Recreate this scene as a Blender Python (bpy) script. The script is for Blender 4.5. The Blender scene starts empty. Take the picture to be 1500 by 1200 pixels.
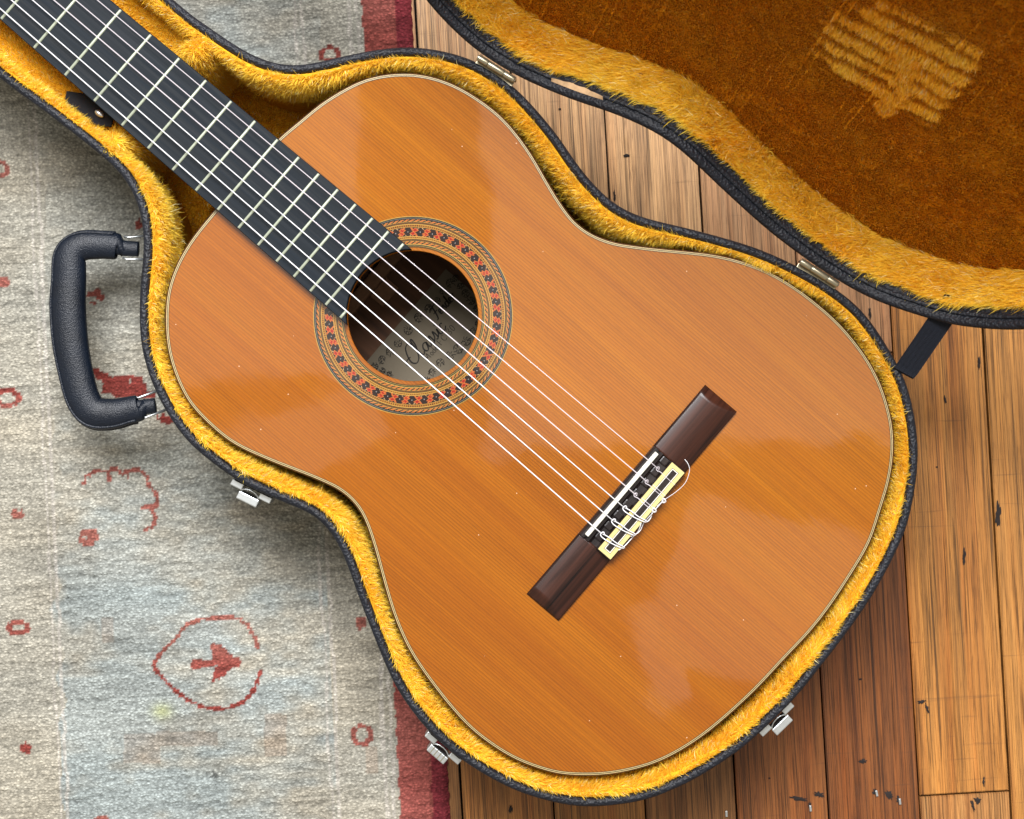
import bpy, bmesh, math, random
import numpy as np
from mathutils import Vector, Matrix, noise as mnoise
random.seed(7); rng = np.random.default_rng(7)
PI = math.pi
SC = bpy.context.scene
COL = SC.collection

# ------------------------------------------------------------------ camera, light, exposure
ZT = 0.115            # height of the guitar's soundboard above the floor
ZR = 0.118            # height of the case rim
CAMZ = ZT + 1.1
FPX = 2420.0
cam = bpy.data.cameras.new('camera'); camo = bpy.data.objects.new('camera', cam); COL.objects.link(camo)
camo.location = (0, 0, CAMZ); cam.lens = FPX / 1500 * 36; cam.sensor_width = 36
cam.clip_start = 0.05; cam.clip_end = 30
cam.dof.use_dof = True; cam.dof.focus_distance = 1.14; cam.dof.aperture_fstop = 13.0
SC.camera = camo
w = bpy.data.worlds.new('World'); SC.world = w; w.use_nodes = True
bg = w.node_tree.nodes['Background']
bg.inputs[0].default_value = (1.0, 0.91, 0.76, 1); bg.inputs[1].default_value = 0.47

def lamp(name, loc, target, sx, sy, power, color):
    l = bpy.data.lights.new(name, 'AREA'); l.shape = 'RECTANGLE'; l.size = sx; l.size_y = sy
    l.energy = power; l.color = color
    o = bpy.data.objects.new(name, l); COL.objects.link(o); o.location = loc
    o.rotation_euler = (Vector(target) - Vector(loc)).to_track_quat('-Z', 'Y').to_euler()
    return o
lamp('window_light', (-0.20, 1.80, 3.0), (0, 0, 0.1), 2.1, 1.5, 275, (0.98, 0.98, 1.0))
# added overhead lamps, no real source: broad, weak reflections on the varnish
def sheen_panel(px, py, w, h, rad, tilt=0, z=2.6):
    f = (1 + (z - ZT) / (CAMZ - ZT)) / 2200
    sx, sy = w * f, h * f
    o = lamp('sheen_lamp', ((px - 750) * f, -(py - 600) * f, z), ((px - 750) * f, -(py - 600) * f, 0), sx, sy, rad * PI * sx * sy, (1.0, 0.94, 0.88)); o.rotation_euler.rotate_axis('Z', math.radians(tilt)); return o
sheen_panel(1040, 330, 660, 640, 0.95); sheen_panel(350, 300, 350, 520, 0.9); sheen_panel(1190, 890, 420, 240, 0.7, -14); sheen_panel(640, 470, 290, 150, 0.55); sheen_panel(965, 960, 60, 150, 0.8, 12)
sheen_panel(420, 660, 300, 110, 0.7, 25)
SC.view_settings.view_transform = 'Standard'; SC.view_settings.look = 'None'
SC.view_settings.exposure = 0.34; SC.view_settings.gamma = 1.0

# ------------------------------------------------------------------ measuring helpers
def P(px, py, z):
    """a point measured on the photograph, put at its real height"""
    k = (CAMZ - z) / FPX
    return Vector(((px - 750) * k, -(py - 600) * k, z))
GANG = math.radians(-40.5)
GO = P(605, 463, ZT)
GM = Matrix.Translation(GO) @ Matrix.Rotation(GANG, 4, 'Z')
GI = GM.inverted()
def L(px, py, z=0.0):
    """same, in the guitar's own frame (x to the tail, y to the treble side, z=0 the soundboard)"""
    return GI @ P(px, py, ZT + z)

# ------------------------------------------------------------------ object helpers
def link(name, me, mat=None, parent=None, smooth=False):
    o = bpy.data.objects.new(name, me); COL.objects.link(o)
    if mat is not None: me.materials.append(mat)
    if parent is not None: o.parent = parent
    if smooth: me.shade_smooth()
    return o
def mo(name, v, f, mat=None, parent=None, smooth=False):
    me = bpy.data.meshes.new(name); me.from_pydata([tuple(map(float, a)) for a in v], [], f); me.update()
    return link(name, me, mat, parent, smooth)
def big(name, V, quads=None, tris=None, mat=None, parent=None, smooth=False, col=None, facecol=None):
    me = bpy.data.meshes.new(name); V = np.asarray(V, np.float32)
    nq = 0 if quads is None else len(quads); nt = 0 if tris is None else len(tris)
    idx = np.concatenate([a.ravel() for a in ([quads] if nq else []) + ([tris] if nt else [])]).astype(np.int32)
    me.vertices.add(len(V)); me.vertices.foreach_set('co', V.ravel())
    me.loops.add(len(idx)); me.loops.foreach_set('vertex_index', idx)
    st = np.concatenate([np.arange(nq) * 4, nq * 4 + np.arange(nt) * 3]).astype(np.int32)
    me.polygons.add(nq + nt); me.polygons.foreach_set('loop_start', st)
    me.polygons.foreach_set('use_smooth', np.full(nq + nt, smooth, dtype=bool))
    me.update(calc_edges=True)
    if col is not None:
        a = me.color_attributes.new('col', 'FLOAT_COLOR', 'POINT'); c = np.ones((len(V), 4), np.float32); c[:, :3] = col
        a.data.foreach_set('color', c.ravel())
    if facecol is not None:
        a = me.color_attributes.new('col', 'FLOAT_COLOR', 'CORNER'); c = np.ones((len(idx), 4), np.float32)
        c[:, :3] = np.repeat(facecol, 4, axis=0); a.data.foreach_set('color', c.ravel())
    return link(name, me, mat, parent)
def empty(name, label=None, cat=None, parent=None, mat4=None):
    o = bpy.data.objects.new(name, None); COL.objects.link(o); o.empty_display_size = 0.02
    if mat4 is not None: o.matrix_world = mat4
    if parent: o.parent = parent
    if label: o['label'] = label
    if cat: o['category'] = cat
    return o
def box(name, x0, x1, y0, y1, z0, z1, mat, parent, bev=0.0, M=None):
    bm = bmesh.new(); bmesh.ops.create_cube(bm, size=1)
    for v in bm.verts:
        v.co = Vector(((x0 + x1) / 2 + v.co.x * (x1 - x0), (y0 + y1) / 2 + v.co.y * (y1 - y0), (z0 + z1) / 2 + v.co.z * (z1 - z0)))
    if bev: bmesh.ops.bevel(bm, geom=bm.edges[:], offset=bev, segments=2, affect='EDGES', profile=0.6)
    if M is not None: bmesh.ops.transform(bm, matrix=M, verts=bm.verts)
    me = bpy.data.meshes.new(name); bm.to_mesh(me); bm.free()
    return link(name, me, mat, parent, False)
def tube_geo(pts, rad, seg=8, ell=1.0, closed=False, up=Vector((0, 0, 1)), caps=True):
    pts = [Vector(p) for p in pts]; n = len(pts); V = []; F = []
    for i, p in enumerate(pts):
        a = pts[(i - 1) % n] if (i > 0 or closed) else pts[i]; b = pts[(i + 1) % n] if (i < n - 1 or closed) else pts[i]
        t = (b - a); t = t.normalized() if t.length > 0 else Vector((1, 0, 0))
        s = t.cross(up); s = s.normalized() if s.length > 1e-4 else Vector((1, 0, 0)); u = s.cross(t)
        r = rad[i] if hasattr(rad, '__len__') else rad
        e = ell[i] if hasattr(ell, '__len__') else ell
        for k in range(seg):
            an = 2 * PI * k / seg; V.append(p + s * (r * math.cos(an)) + u * (r * e * math.sin(an)))
    for i in range(n if closed else n - 1):
        for k in range(seg):
            a = i * seg + k; b = i * seg + (k + 1) % seg; j = ((i + 1) % n) * seg
            F.append((a, b, j + (k + 1) % seg, j + k))
    if caps and not closed:
        F.append(tuple(range(seg))[::-1]); F.append(tuple(range((n - 1) * seg, n * seg)))
    return V, F
def merge(parts):
    V = []; F = []
    for v, f in parts:
        o = len(V); V += list(v); F += [tuple(i + o for i in q) for q in f]
    return V, F
def tube(name, pts, rad, mat, parent, seg=8, ell=1.0, closed=False):
    v, f = tube_geo(pts, rad, seg, ell, closed)
    return mo(name, v, f, mat, parent, True)
def crs(pts, n=8, closed=False):
    """Catmull-Rom through points"""
    pts = [Vector(p) for p in pts]; N = len(pts); out = []
    for i in range(N if closed else N - 1):
        g = (lambda k: pts[k % N]) if closed else (lambda k: pts[min(max(k, 0), N - 1)])
        a, b, c, d = g(i - 1), g(i), g(i + 1), g(i + 2)
        for k in range(n):
            t = k / n
            out.append(0.5 * ((2 * b) + (c - a) * t + (2 * a - 5 * b + 4 * c - d) * t * t + (3 * b - a - 3 * c + d) * t ** 3))
    if not closed: out.append(pts[-1])
    return out
def contour(pts, step=0.003, sig=2.0):
    c = np.array([[p[0], p[1]] for p in crs([Vector((p[0], p[1], 0)) for p in pts], 10, True)])
    def resamp(c, step):
        d = np.r_[0, np.cumsum(np.linalg.norm(np.roll(c, -1, 0) - c, axis=1))]; n = int(d[-1] / step)
        s = np.linspace(0, d[-1], n, endpoint=False); cc = np.vstack([c, c[:1]])
        return np.c_[np.interp(s, d, cc[:, 0]), np.interp(s, d, cc[:, 1])]
    c = resamp(c, step); k = np.exp(-0.5 * (np.arange(-8, 9) / sig) ** 2); k /= k.sum()
    c = sum(np.roll(c, j, 0) * k[j + 8] for j in range(-8, 9))
    c = resamp(c, step)
    area = 0.5 * np.sum(c[:, 0] * np.roll(c[:, 1], -1) - np.roll(c[:, 0], -1) * c[:, 1])
    return c if area > 0 else c[::-1].copy()
def inward(c):
    t = np.roll(c, -1, 0) - np.roll(c, 1, 0); t /= np.linalg.norm(t, axis=1)[:, None]
    return np.c_[-t[:, 1], t[:, 0]]          # ccw contour: left of travel is inside
def sweep(c, prof):
    """rings of a closed contour; prof = [(inward offset, z)], each number or per-point array"""
    n = inward(c); N = len(c); V = []
    for o, z in prof:
        p = c + n * (np.asarray(o) * np.ones(N))[:, None]; V.append(np.c_[p, np.ones(N) * z])
    V = np.vstack(V); i = np.arange(N); j = (i + 1) % N; Q = []
    for k in range(len(prof) - 1):
        Q.append(np.c_[k * N + i, k * N + j, (k + 1) * N + j, (k + 1) * N + i])
    return V, np.vstack(Q)
def slab_face(c, z, flip=False):
    """flat filled polygon"""
    bm = bmesh.new(); vs = [bm.verts.new((p[0], p[1], z)) for p in c]
    es = [bm.edges.new((vs[i], vs[(i + 1) % len(vs)])) for i in range(len(vs))]
    bmesh.ops.triangle_fill(bm, edges=es, use_beauty=True, normal=(0, 0, -1 if flip else 1))
    bm.verts.index_update(); F = []
    for f in bm.faces:
        q = [v.index for v in f.verts]
        F.append(q if (f.normal.z < 0) == flip else q[::-1])
    V = [tuple(v.co) for v in bm.verts]; bm.free(); return V, F
def vnoise(p, seed=0):
    """smooth value noise in numpy, p (N,3), about -1..1"""
    pi = np.floor(p).astype(np.int64); f = p - pi; f = f * f * (3 - 2 * f); out = np.zeros(len(p))
    for dx in (0, 1):
        for dy in (0, 1):
            for dz in (0, 1):
                h = ((pi[:, 0] + dx) * 374761393 + (pi[:, 1] + dy) * 668265263 + (pi[:, 2] + dz) * 2147483647 + seed * 1442695041) & 0x7fffffff
                h = (h ^ (h >> 13)) * 1274126177 & 0x7fffffff; h = (h ^ (h >> 16)) & 0xffff
                wgt = (f[:, 0] if dx else 1 - f[:, 0]) * (f[:, 1] if dy else 1 - f[:, 1]) * (f[:, 2] if dz else 1 - f[:, 2])
                out += wgt * (h / 32767.5 - 1)
    return out

# ------------------------------------------------------------------ materials
class NT:
    def __init__(s, name):
        s.m = bpy.data.materials.new(name); s.m.use_nodes = True; s.t = s.m.node_tree; s.b = s.t.nodes['Principled BSDF']
    def n(s, typ, **kw):
        nd = s.t.nodes.new(typ)
        for k, v in kw.items():
            if k.startswith('i_'): nd.inputs[k[2:].replace('_', ' ')].default_value = v
            else: setattr(nd, k, v)
        return nd
    def l(s, a, b): s.t.links.new(a, b)
    def coord(s, out='Object', scale=(1, 1, 1), rot=(0, 0, 0), loc=(0, 0, 0)):
        c = s.n('ShaderNodeTexCoord'); m = s.n('ShaderNodeMapping')
        m.inputs['Scale'].default_value = scale; m.inputs['Rotation'].default_value = rot; m.inputs['Location'].default_value = loc
        s.l(c.outputs[out], m.inputs['Vector']); return m.outputs[0]
    def noise(s, vec, scale=1, detail=3, rough=0.5, dist=0.0):
        n = s.n('ShaderNodeTexNoise'); n.inputs['Scale'].default_value = scale; n.inputs['Detail'].default_value = detail
        n.inputs['Roughness'].default_value = rough; n.inputs['Distortion'].default_value = dist
        s.l(vec, n.inputs['Vector']); return n.outputs['Fac']
    def ramp(s, fac, stops, interp='LINEAR'):
        r = s.n('ShaderNodeValToRGB'); r.color_ramp.interpolation = interp; e = r.color_ramp.elements
        while len(e) < len(stops): e.new(0.5)
        for k, (p, c) in enumerate(stops):
            e[k].position = p; e[k].color = (c if hasattr(c, '__len__') else (c, c, c)) + (1,) if not (hasattr(c, '__len__') and len(c) == 4) else c
        s.l(fac, r.inputs[0]); return r.outputs[0]
    def mix(s, fac, a, b, mode='MIX'):
        m = s.n('ShaderNodeMix', data_type='RGBA', blend_type=mode)
        for sock, v in ((m.inputs[0], fac), (m.inputs[6], a), (m.inputs[7], b)):
            if hasattr(v, 'is_output'): s.l(v, sock)
            elif hasattr(v, '__len__'): sock.default_value = tuple(v) + ((1,) if len(v) == 3 else ())
            else: sock.default_value = v
        return m.outputs[2]
    def math(s, op, a, b=0.0, clamp=False):
        m = s.n('ShaderNodeMath', operation=op, use_clamp=clamp)
        for sock, v in ((m.inputs[0], a), (m.inputs[1], b)):
            if hasattr(v, 'is_output'): s.l(v, sock)
            else: sock.default_value = v
        return m.outputs[0]
    def bump(s, h, strength=0.3, dist=0.001, normal=None):
        b = s.n('ShaderNodeBump'); b.inputs['Strength'].default_value = strength; b.inputs['Distance'].default_value = dist
        s.l(h, b.inputs['Height'])
        if normal is not None: s.l(normal, b.inputs['Normal'])
        return b.outputs[0]
    def set(s, **kw):
        for k, v in kw.items():
            i = s.b.inputs[k.replace('_', ' ')]
            if hasattr(v, 'is_output'): s.l(v, i)
            else: i.default_value = (tuple(v) + (1,)) if hasattr(v, '__len__') and len(v) == 3 else v
        return s
def plain(name, col, rough=0.5, metal=0.0, coat=0.0, var=0.0, scale=300):
    t = NT(name)
    if var:
        f = t.noise(t.coord(), scale, 4, 0.6)
        t.set(Base_Color=t.ramp(f, [(0.25, tuple(c * (1 - var) for c in col)), (0.75, tuple(min(1, c * (1 + var)) for c in col))]))
        t.set(Normal=t.bump(f, 0.15, 0.0003))
    else: t.set(Base_Color=col)
    t.set(Roughness=rough, Metallic=metal, Coat_Weight=coat, Specular_IOR_Level=0.3); return t.m

def cedar():
    t = NT('cedar_top')
    st = t.coord(scale=(6, 620, 6)); f1 = t.noise(st, 1, 2, 0.5)
    st2 = t.coord(scale=(2.0, 42, 2)); f2 = t.noise(st2, 1, 3, 0.6)
    wv = t.n('ShaderNodeTexWave', wave_type='BANDS', bands_direction='Y', wave_profile='SAW')
    wv.inputs['Scale'].default_value = 165; wv.inputs['Distortion'].default_value = 3.5; wv.inputs['Detail'].default_value = 2
    wv.inputs['Detail Scale'].default_value = 0.6; t.l(t.coord(scale=(0.02, 1, 1)), wv.inputs['Vector'])
    base = t.ramp(f2, [(0.28, (0.230, 0.063, 0.0001)), (0.5, (0.258, 0.077, 0.0002)), (0.72, (0.288, 0.093, 0.0008))])
    lat = t.ramp(wv.outputs['Fac'], [(0.0, 1.04), (0.5, 0.98), (0.85, 0.70), (1.0, 0.58)])
    gv = t.ramp(t.noise(t.coord(scale=(1.5, 24, 1)), 1, 2), [(0.3, 0.45), (0.65, 1.0)])
    c = t.mix(gv, base, t.mix(1.0, base, lat, 'MULTIPLY'))
    c = t.mix(0.55, c, t.mix(1.0, c, t.ramp(f1, [(0.38, 0.82), (0.60, 1.03)]), 'MULTIPLY'))
    # the two book-matched halves
    sep = t.n('ShaderNodeSeparateXYZ'); t.l(t.coord(), sep.inputs[0])
    half = t.math('LESS_THAN', sep.outputs['Y'], 0.0005)
    c = t.mix(t.math('MULTIPLY', half, 0.8), c, t.mix(1.0, c, (0.90, 0.82, 0.70), 'MULTIPLY'))
    fine = t.noise(t.coord(scale=(160, 700, 100)), 1, 3, 0.7)
    c = t.mix(0.35, c, t.mix(1.0, c, t.ramp(fine, [(0.3, 0.78), (0.7, 1.12)]), 'MULTIPLY'))
    # dust specks and little dings
    vo = t.n('ShaderNodeTexVoronoi'); vo.inputs['Scale'].default_value = 70; t.l(t.coord(), vo.inputs['Vector'])
    sp = t.math('LESS_THAN', vo.outputs['Distance'], 0.028)
    c = t.mix(t.math('MULTIPLY', sp, 0.45), c, (0.85, 0.6, 0.4))
    t.set(Base_Color=c, Roughness=0.6, Specular_IOR_Level=0.04, Coat_Weight=1.0, Coat_Roughness=t.ramp(t.noise(t.coord(), 26, 4, 0.65), [(0.35, 0.030), (0.65, 0.060)]), Coat_IOR=1.52)
    big_b = t.noise(t.coord(), 9, 2, 0.5); sm = t.noise(t.coord(scale=(30, 160, 30)), 1, 3, 0.6)
    nb = t.bump(t.math('ADD', t.math('MULTIPLY', big_b, 1.0), t.math('MULTIPLY', sm, 0.02)), 0.5, 0.0012)
    t.l(nb, t.b.inputs['Coat Normal'])
    t.set(Normal=t.bump(f1, 0.2, 0.0002)); return t.m
def rosewood(name, a, b, rough=0.4, coat=0.25, axis='y', sc=300):
    t = NT(name); s = (8, sc, 40) if axis == 'x' else (sc, 8, 40)
    f = t.noise(t.coord(scale=s), 1, 4, 0.6, 0.6); f2 = t.noise(t.coord(scale=tuple(q * 0.25 for q in s)), 1, 3, 0.6, 1.0)
    mid = tuple((p + q) / 2 for p, q in zip(a, b))
    c = t.ramp(t.math('ADD', t.math('MULTIPLY', f, 0.5), t.math('MULTIPLY', f2, 0.5)), [(0.36, a), (0.5, mid), (0.64, b)])
    t.set(Base_Color=c, Roughness=t.ramp(f, [(0.3, rough * 0.8), (0.7, min(1, rough * 1.3))]), Coat_Weight=coat, Coat_Roughness=0.25, Specular_IOR_Level=0.14)
    t.set(Normal=t.bump(f, 0.25, 0.0003)); return t.m
def attr_mat(name, rough=0.5, coat=0.0, extra=None, sheen=0.0):
    t = NT(name); a = t.n('ShaderNodeAttribute', attribute_name='col'); c = a.outputs['Color']
    if extra: c = extra(t, c)
    t.set(Base_Color=c, Roughness=rough, Coat_Weight=coat, Sheen_Weight=sheen); return t
def vinyl(name, col, rough=0.45, sc=620, bs=0.9):
    t = NT(name); v = t.n('ShaderNodeTexVoronoi', feature='SMOOTH_F1'); v.inputs['Scale'].default_value = sc
    t.l(t.coord(), v.inputs['Vector']); n = t.noise(t.coord(), 0.42 * sc, 4, 0.65)
    h = t.math('ADD', t.math('MULTIPLY', v.outputs['Distance'], 0.9), t.math('MULTIPLY', n, 0.8))
    d = t.noise(t.coord(), 34, 3, 0.7)
    c = t.ramp(d, [(0.3, tuple(q * 0.75 for q in col)), (0.7, tuple(q * 1.35 for q in col))])
    dust = t.ramp(t.noise(t.coord(), 900, 2, 0.5), [(0.68, 0.0), (0.78, 0.25)])
    c = t.mix(dust, c, (0.16, 0.17, 0.18))
    t.set(Base_Color=c, Roughness=rough, Normal=t.bump(h, bs, 0.0011 * 620 / sc), Specular_IOR_Level=0.3); return t.m
def fur_mat(name):
    t = NT(name); a = t.n('ShaderNodeAttribute', attribute_name='col')
    t.set(Base_Color=a.outputs['Color'], Roughness=0.5, Specular_IOR_Level=0.16, Sheen_Weight=0.0)
    tr = t.n('ShaderNodeBsdfTranslucent'); t.l(a.outputs['Color'], tr.inputs['Color'])
    mx = t.n('ShaderNodeMixShader'); mx.inputs[0].default_value = 0.46
    out = [n for n in t.t.nodes if n.type == 'OUTPUT_MATERIAL'][0]
    t.l(t.b.outputs[0], mx.inputs[1]); t.l(tr.outputs[0], mx.inputs[2]); t.l(mx.outputs[0], out.inputs['Surface'])
    return t.m
def backing():
    t = NT('plush_backing'); f = t.noise(t.coord(), 300, 3)
    t.set(Base_Color=t.ramp(f, [(0.3, (0.50, 0.22, 0.010)), (0.7, (0.68, 0.34, 0.018))]), Roughness=1.0, Specular_IOR_Level=0.05); return t.m
def floorwood():
    t = NT('old_floor_wood'); oi = t.n('ShaderNodeObjectInfo')
    off = t.n('ShaderNodeVectorMath', operation='SCALE'); cx = t.n('ShaderNodeCombineXYZ')
    t.l(oi.outputs['Random'], cx.inputs[0]); t.l(oi.outputs['Random'], cx.inputs[1]); t.l(cx.outputs[0], off.inputs[0]); off.inputs['Scale'].default_value = 17
    tc = t.n('ShaderNodeTexCoord'); ad = t.n('ShaderNodeVectorMath', operation='ADD'); t.l(tc.outputs['Object'], ad.inputs[0]); t.l(off.outputs[0], ad.inputs[1])
    def mp(sx, sy):
        m = t.n('ShaderNodeMapping'); m.inputs['Scale'].default_value = (sx, sy, 3); t.l(ad.outputs[0], m.inputs[0]); return m.outputs[0]
    fine = t.noise(mp(1150, 10), 1, 4, 0.72, 0.2)
    med = t.noise(mp(170, 2.6), 1, 4, 0.62, 1.0)
    lo = t.noise(mp(45, 2.0), 1, 3, 0.6, 1.5)
    blot = t.noise(mp(26, 12), 1, 4, 0.6, 0.5)
    base = oi.outputs['Color']
    f = t.ramp(med, [(0.30, 0.70), (0.42, 0.88), (0.52, 1.04), (0.70, 1.20)])
    c = t.mix(1.0, base, f, 'MULTIPLY')
    c = t.mix(1.0, c, t.ramp(lo, [(0.28, (0.80, 0.74, 0.68)), (0.5, (1.0, 1.0, 1.0)), (0.7, (1.14, 1.12, 1.05))]), 'MULTIPLY')
    c = t.mix(0.75, c, t.mix(1.0, c, t.ramp(fine, [(0.36, 0.25), (0.50, 0.95), (0.66, 1.25)]), 'MULTIPLY'))
    c = t.mix(t.ramp(blot, [(0.62, 0.0), (0.80, 0.55)]), c, (0.045, 0.025, 0.016))
    # long crisp grain lines: level lines of stretched noise
    for sx_, sy_, wdt, amt, dd in ((150, 1.1, .012, .75, 3.0), (380, 2.2, .022, .6, 2.0), (70, 0.8, .007, .7, 4.0), (240, 5.0, .014, .5, 3.0)):
        nn = t.noise(mp(sx_, sy_), 1, 2, 0.5, 0.4 * dd)
        ab = t.math('ABSOLUTE', t.math('SUBTRACT', nn, 0.5)); br = t.ramp(t.noise(mp(sx_ * .7, sy_ * 6), 1, 2), [(0.40, 0.0), (0.58, 1.0)])
        c = t.mix(t.math('MULTIPLY', t.math('MULTIPLY', t.ramp(ab, [(0.0, 1.0), (wdt, 0.5), (wdt * 2, 0.0)]), br), amt), c, t.mix(1.0, c, (0.16, 0.12, 0.10), 'MULTIPLY'))
    po = t.ramp(t.noise(mp(2000, 75), 1, 2, 0.6), [(0.58, 0.0), (0.68, 1.0)])
    c = t.mix(t.math('MULTIPLY', po, 0.45), c, t.mix(1.0, c, (0.25, 0.18, 0.14), 'MULTIPLY'))
    redd = t.ramp(t.noise(mp(60, 1.6), 1, 3, 0.6, 1.0), [(0.45, 0.0), (0.68, 0.6)])
    c = t.mix(redd, c, t.mix(1.0, c, (0.92, 0.68, 0.50), 'MULTIPLY'))
    # long dark checks and pores
    ck = t.ramp(t.noise(mp(420, 4.5), 1, 3, 0.55, 0.8), [(0.60, 0.0), (0.66, 0.9)])
    c = t.mix(t.math('MULTIPLY', ck, 0.75), c, (0.03, 0.018, 0.012))
    # knots / gouges
    vo = t.n('ShaderNodeTexVoronoi'); vo.inputs['Scale'].default_value = 1.0; t.l(mp(30, 11), vo.inputs['Vector'])
    kn = t.ramp(t.math('ADD', vo.outputs['Distance'], t.math('MULTIPLY', fine, 0.12)), [(0.10, 1.0), (0.17, 0.0)])
    c = t.mix(t.math('MULTIPLY', kn, 0.30), c, (0.06, 0.03, 0.015))
    # scratches across the grain
    sx = t.ramp(t.noise(mp(9, 260), 1, 3, 0.6, 1.0), [(0.66, 0.0), (0.74, 0.35)])
    c = t.mix(sx, c, (0.10, 0.05, 0.03))
    c = t.mix(1.0, c, (0.50, 0.455, 0.41), 'MULTIPLY')
    t.set(Base_Color=c, Roughness=t.ramp(med, [(0.3, 0.55), (0.7, 0.36)]), Coat_Weight=0.12, Coat_Roughness=0.3, Specular_IOR_Level=0.25)
    h = t.math('SUBTRACT', t.math('ADD', t.math('MULTIPLY', fine, 0.6), med), t.math('MULTIPLY', t.math('ADD', ck, kn), 0.8))
    t.set(Normal=t.bump(h, 0.45, 0.0009)); return t.m

M = dict(
    cedar=cedar(),
    ebony=rosewood('ebony_fretboard', (0.002, 0.004, 0.006), (0.006, 0.010, 0.015), 0.55, 0.0, 'x', 500),
    bridge=rosewood('rosewood_bridge', (0.004, 0.002, 0.002), (0.044, 0.014, 0.008), 0.34, 0.25, 'y', 260),
    blockwood=rosewood('dark_polished_block', (0.004, 0.004, 0.005), (0.016, 0.010, 0.009), 0.3, 0.4, 'y', 300),
    side=rosewood('rosewood_side', (0.016, 0.007, 0.004), (0.065, 0.026, 0.012), 0.25, 0.8, 'x', 200),
    inside=rosewood('inner_back_wood', (0.05, 0.026, 0.016), (0.11, 0.055, 0.032), 0.8, 0.0, 'x', 150),
    brace=plain('spruce_brace', (0.16, 0.085, 0.045), 0.8, var=0.2),
    neck=rosewood('mahogany_neck', (0.10, 0.035, 0.015), (0.20, 0.075, 0.03), 0.35, 0.5, 'x', 200),
    cream=plain('cream_purfling', (0.45, 0.345, 0.16), 0.35, coat=0.5),
    black=plain('black_purfling', (0.012, 0.010, 0.009), 0.35, coat=0.5),
    bone=plain('bone', (0.50, 0.49, 0.43), 0.35, coat=0.3, var=0.04),
    ivoroid=plain('yellow_ivoroid', (0.46, 0.385, 0.155), 0.35, coat=0.4, var=0.05),
    fret=plain('nickel_silver', (0.31, 0.34, 0.26), 0.4, metal=0.2),
    bass=plain('silver_wound_string', (0.62, 0.62, 0.64), 0.35, metal=0.15),
    nylon=plain('clear_nylon', (0.80, 0.74, 0.78), 0.2, coat=0.8),
    paper=plain('label_paper', (0.115, 0.095, 0.066), 0.9, var=0.06, scale=60),
    ink=plain('label_ink', (0.012, 0.010, 0.008), 0.8),
    vinyl=vinyl('black_case_vinyl', (0.006, 0.0075, 0.012), 0.5),
    handle=vinyl('moulded_handle', (0.003, 0.0055, 0.011), 0.42, 1500, 0.6),
    felt=plain('black_felt', (0.008, 0.008, 0.010), 1.0, var=0.4, scale=1500),
    chrome=plain('nickel_plate', (0.50, 0.53, 0.54), 0.32, metal=0.9, var=0.05),
    brass=plain('aged_brass', (0.30, 0.27, 0.19), 0.30, metal=0.8),
    fur=fur_mat('golden_plush'), backing=backing(), matted=plain('matted_plush', (0.38, 0.16, 0.014), 1.0, var=0.15, scale=500),
    floor=floorwood(), subfloor=plain('dark_gap', (0.012, 0.009, 0.007), 1.0),
    hole=plain('dark_gouge', (0.015, 0.011, 0.010), 0.9, var=0.3),
    ply=plain('bare_plywood_edge', (0.55, 0.36, 0.20), 0.9, var=0.2),
)
M['nylon'].node_tree.nodes['Principled BSDF'].inputs['Alpha'].default_value = 0.4
# webbing with a herringbone weave
t = NT('herringbone_webbing')
uv = t.n('ShaderNodeUVMap'); sp = t.n('ShaderNodeSeparateXYZ'); t.l(uv.outputs[0], sp.inputs[0])
zig = t.math('PINGPONG', t.math('MULTIPLY', sp.outputs[0], 5.0), 0.5)
ph = t.math('FRACT', t.math('ADD', t.math('MULTIPLY', sp.outputs[1], 46.0), t.math('MULTIPLY', zig, 3.0)))
hh = t.ramp(ph, [(0.0, 0.0), (0.4, 1.0), (0.6, 1.0), (1.0, 0.0)])
t.set(Base_Color=t.mix(hh, (0.002, 0.003, 0.005), (0.022, 0.027, 0.042)), Roughness=0.8, Specular_IOR_Level=0.2, Normal=t.bump(hh, 1.0, 0.0012)); M['web'] = t.m

# ------------------------------------------------------------------ plush pile (real strands)
def mesh_samples(V, Q, count, rs):
    V = np.asarray(V); T = np.vstack([Q[:, [0, 1, 2]], Q[:, [0, 2, 3]]]) if Q.shape[1] == 4 else Q
    a, b, c = V[T[:, 0]], V[T[:, 1]], V[T[:, 2]]; cr = np.cross(b - a, c - a); ar = np.linalg.norm(cr, axis=1) / 2
    k = rs.choice(len(T), count, p=ar / ar.sum()); u = rs.random(count); v = rs.random(count); m = u + v > 1; u[m] = 1 - u[m]; v[m] = 1 - v[m]
    p = a[k] + (b - a)[k] * u[:, None] + (c - a)[k] * v[:, None]; n = cr[k] / (2 * ar[k])[:, None]
    return p, n
def nrm(a): return a / np.maximum(np.linalg.norm(a, axis=1), 1e-9)[:, None]
PILE_A = np.array((1.0, 0.78, 0.11)); PILE_B = np.array((1.0, 0.62, 0.040)); PILE_C = np.array((1.0, 0.95, 0.50))
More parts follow.
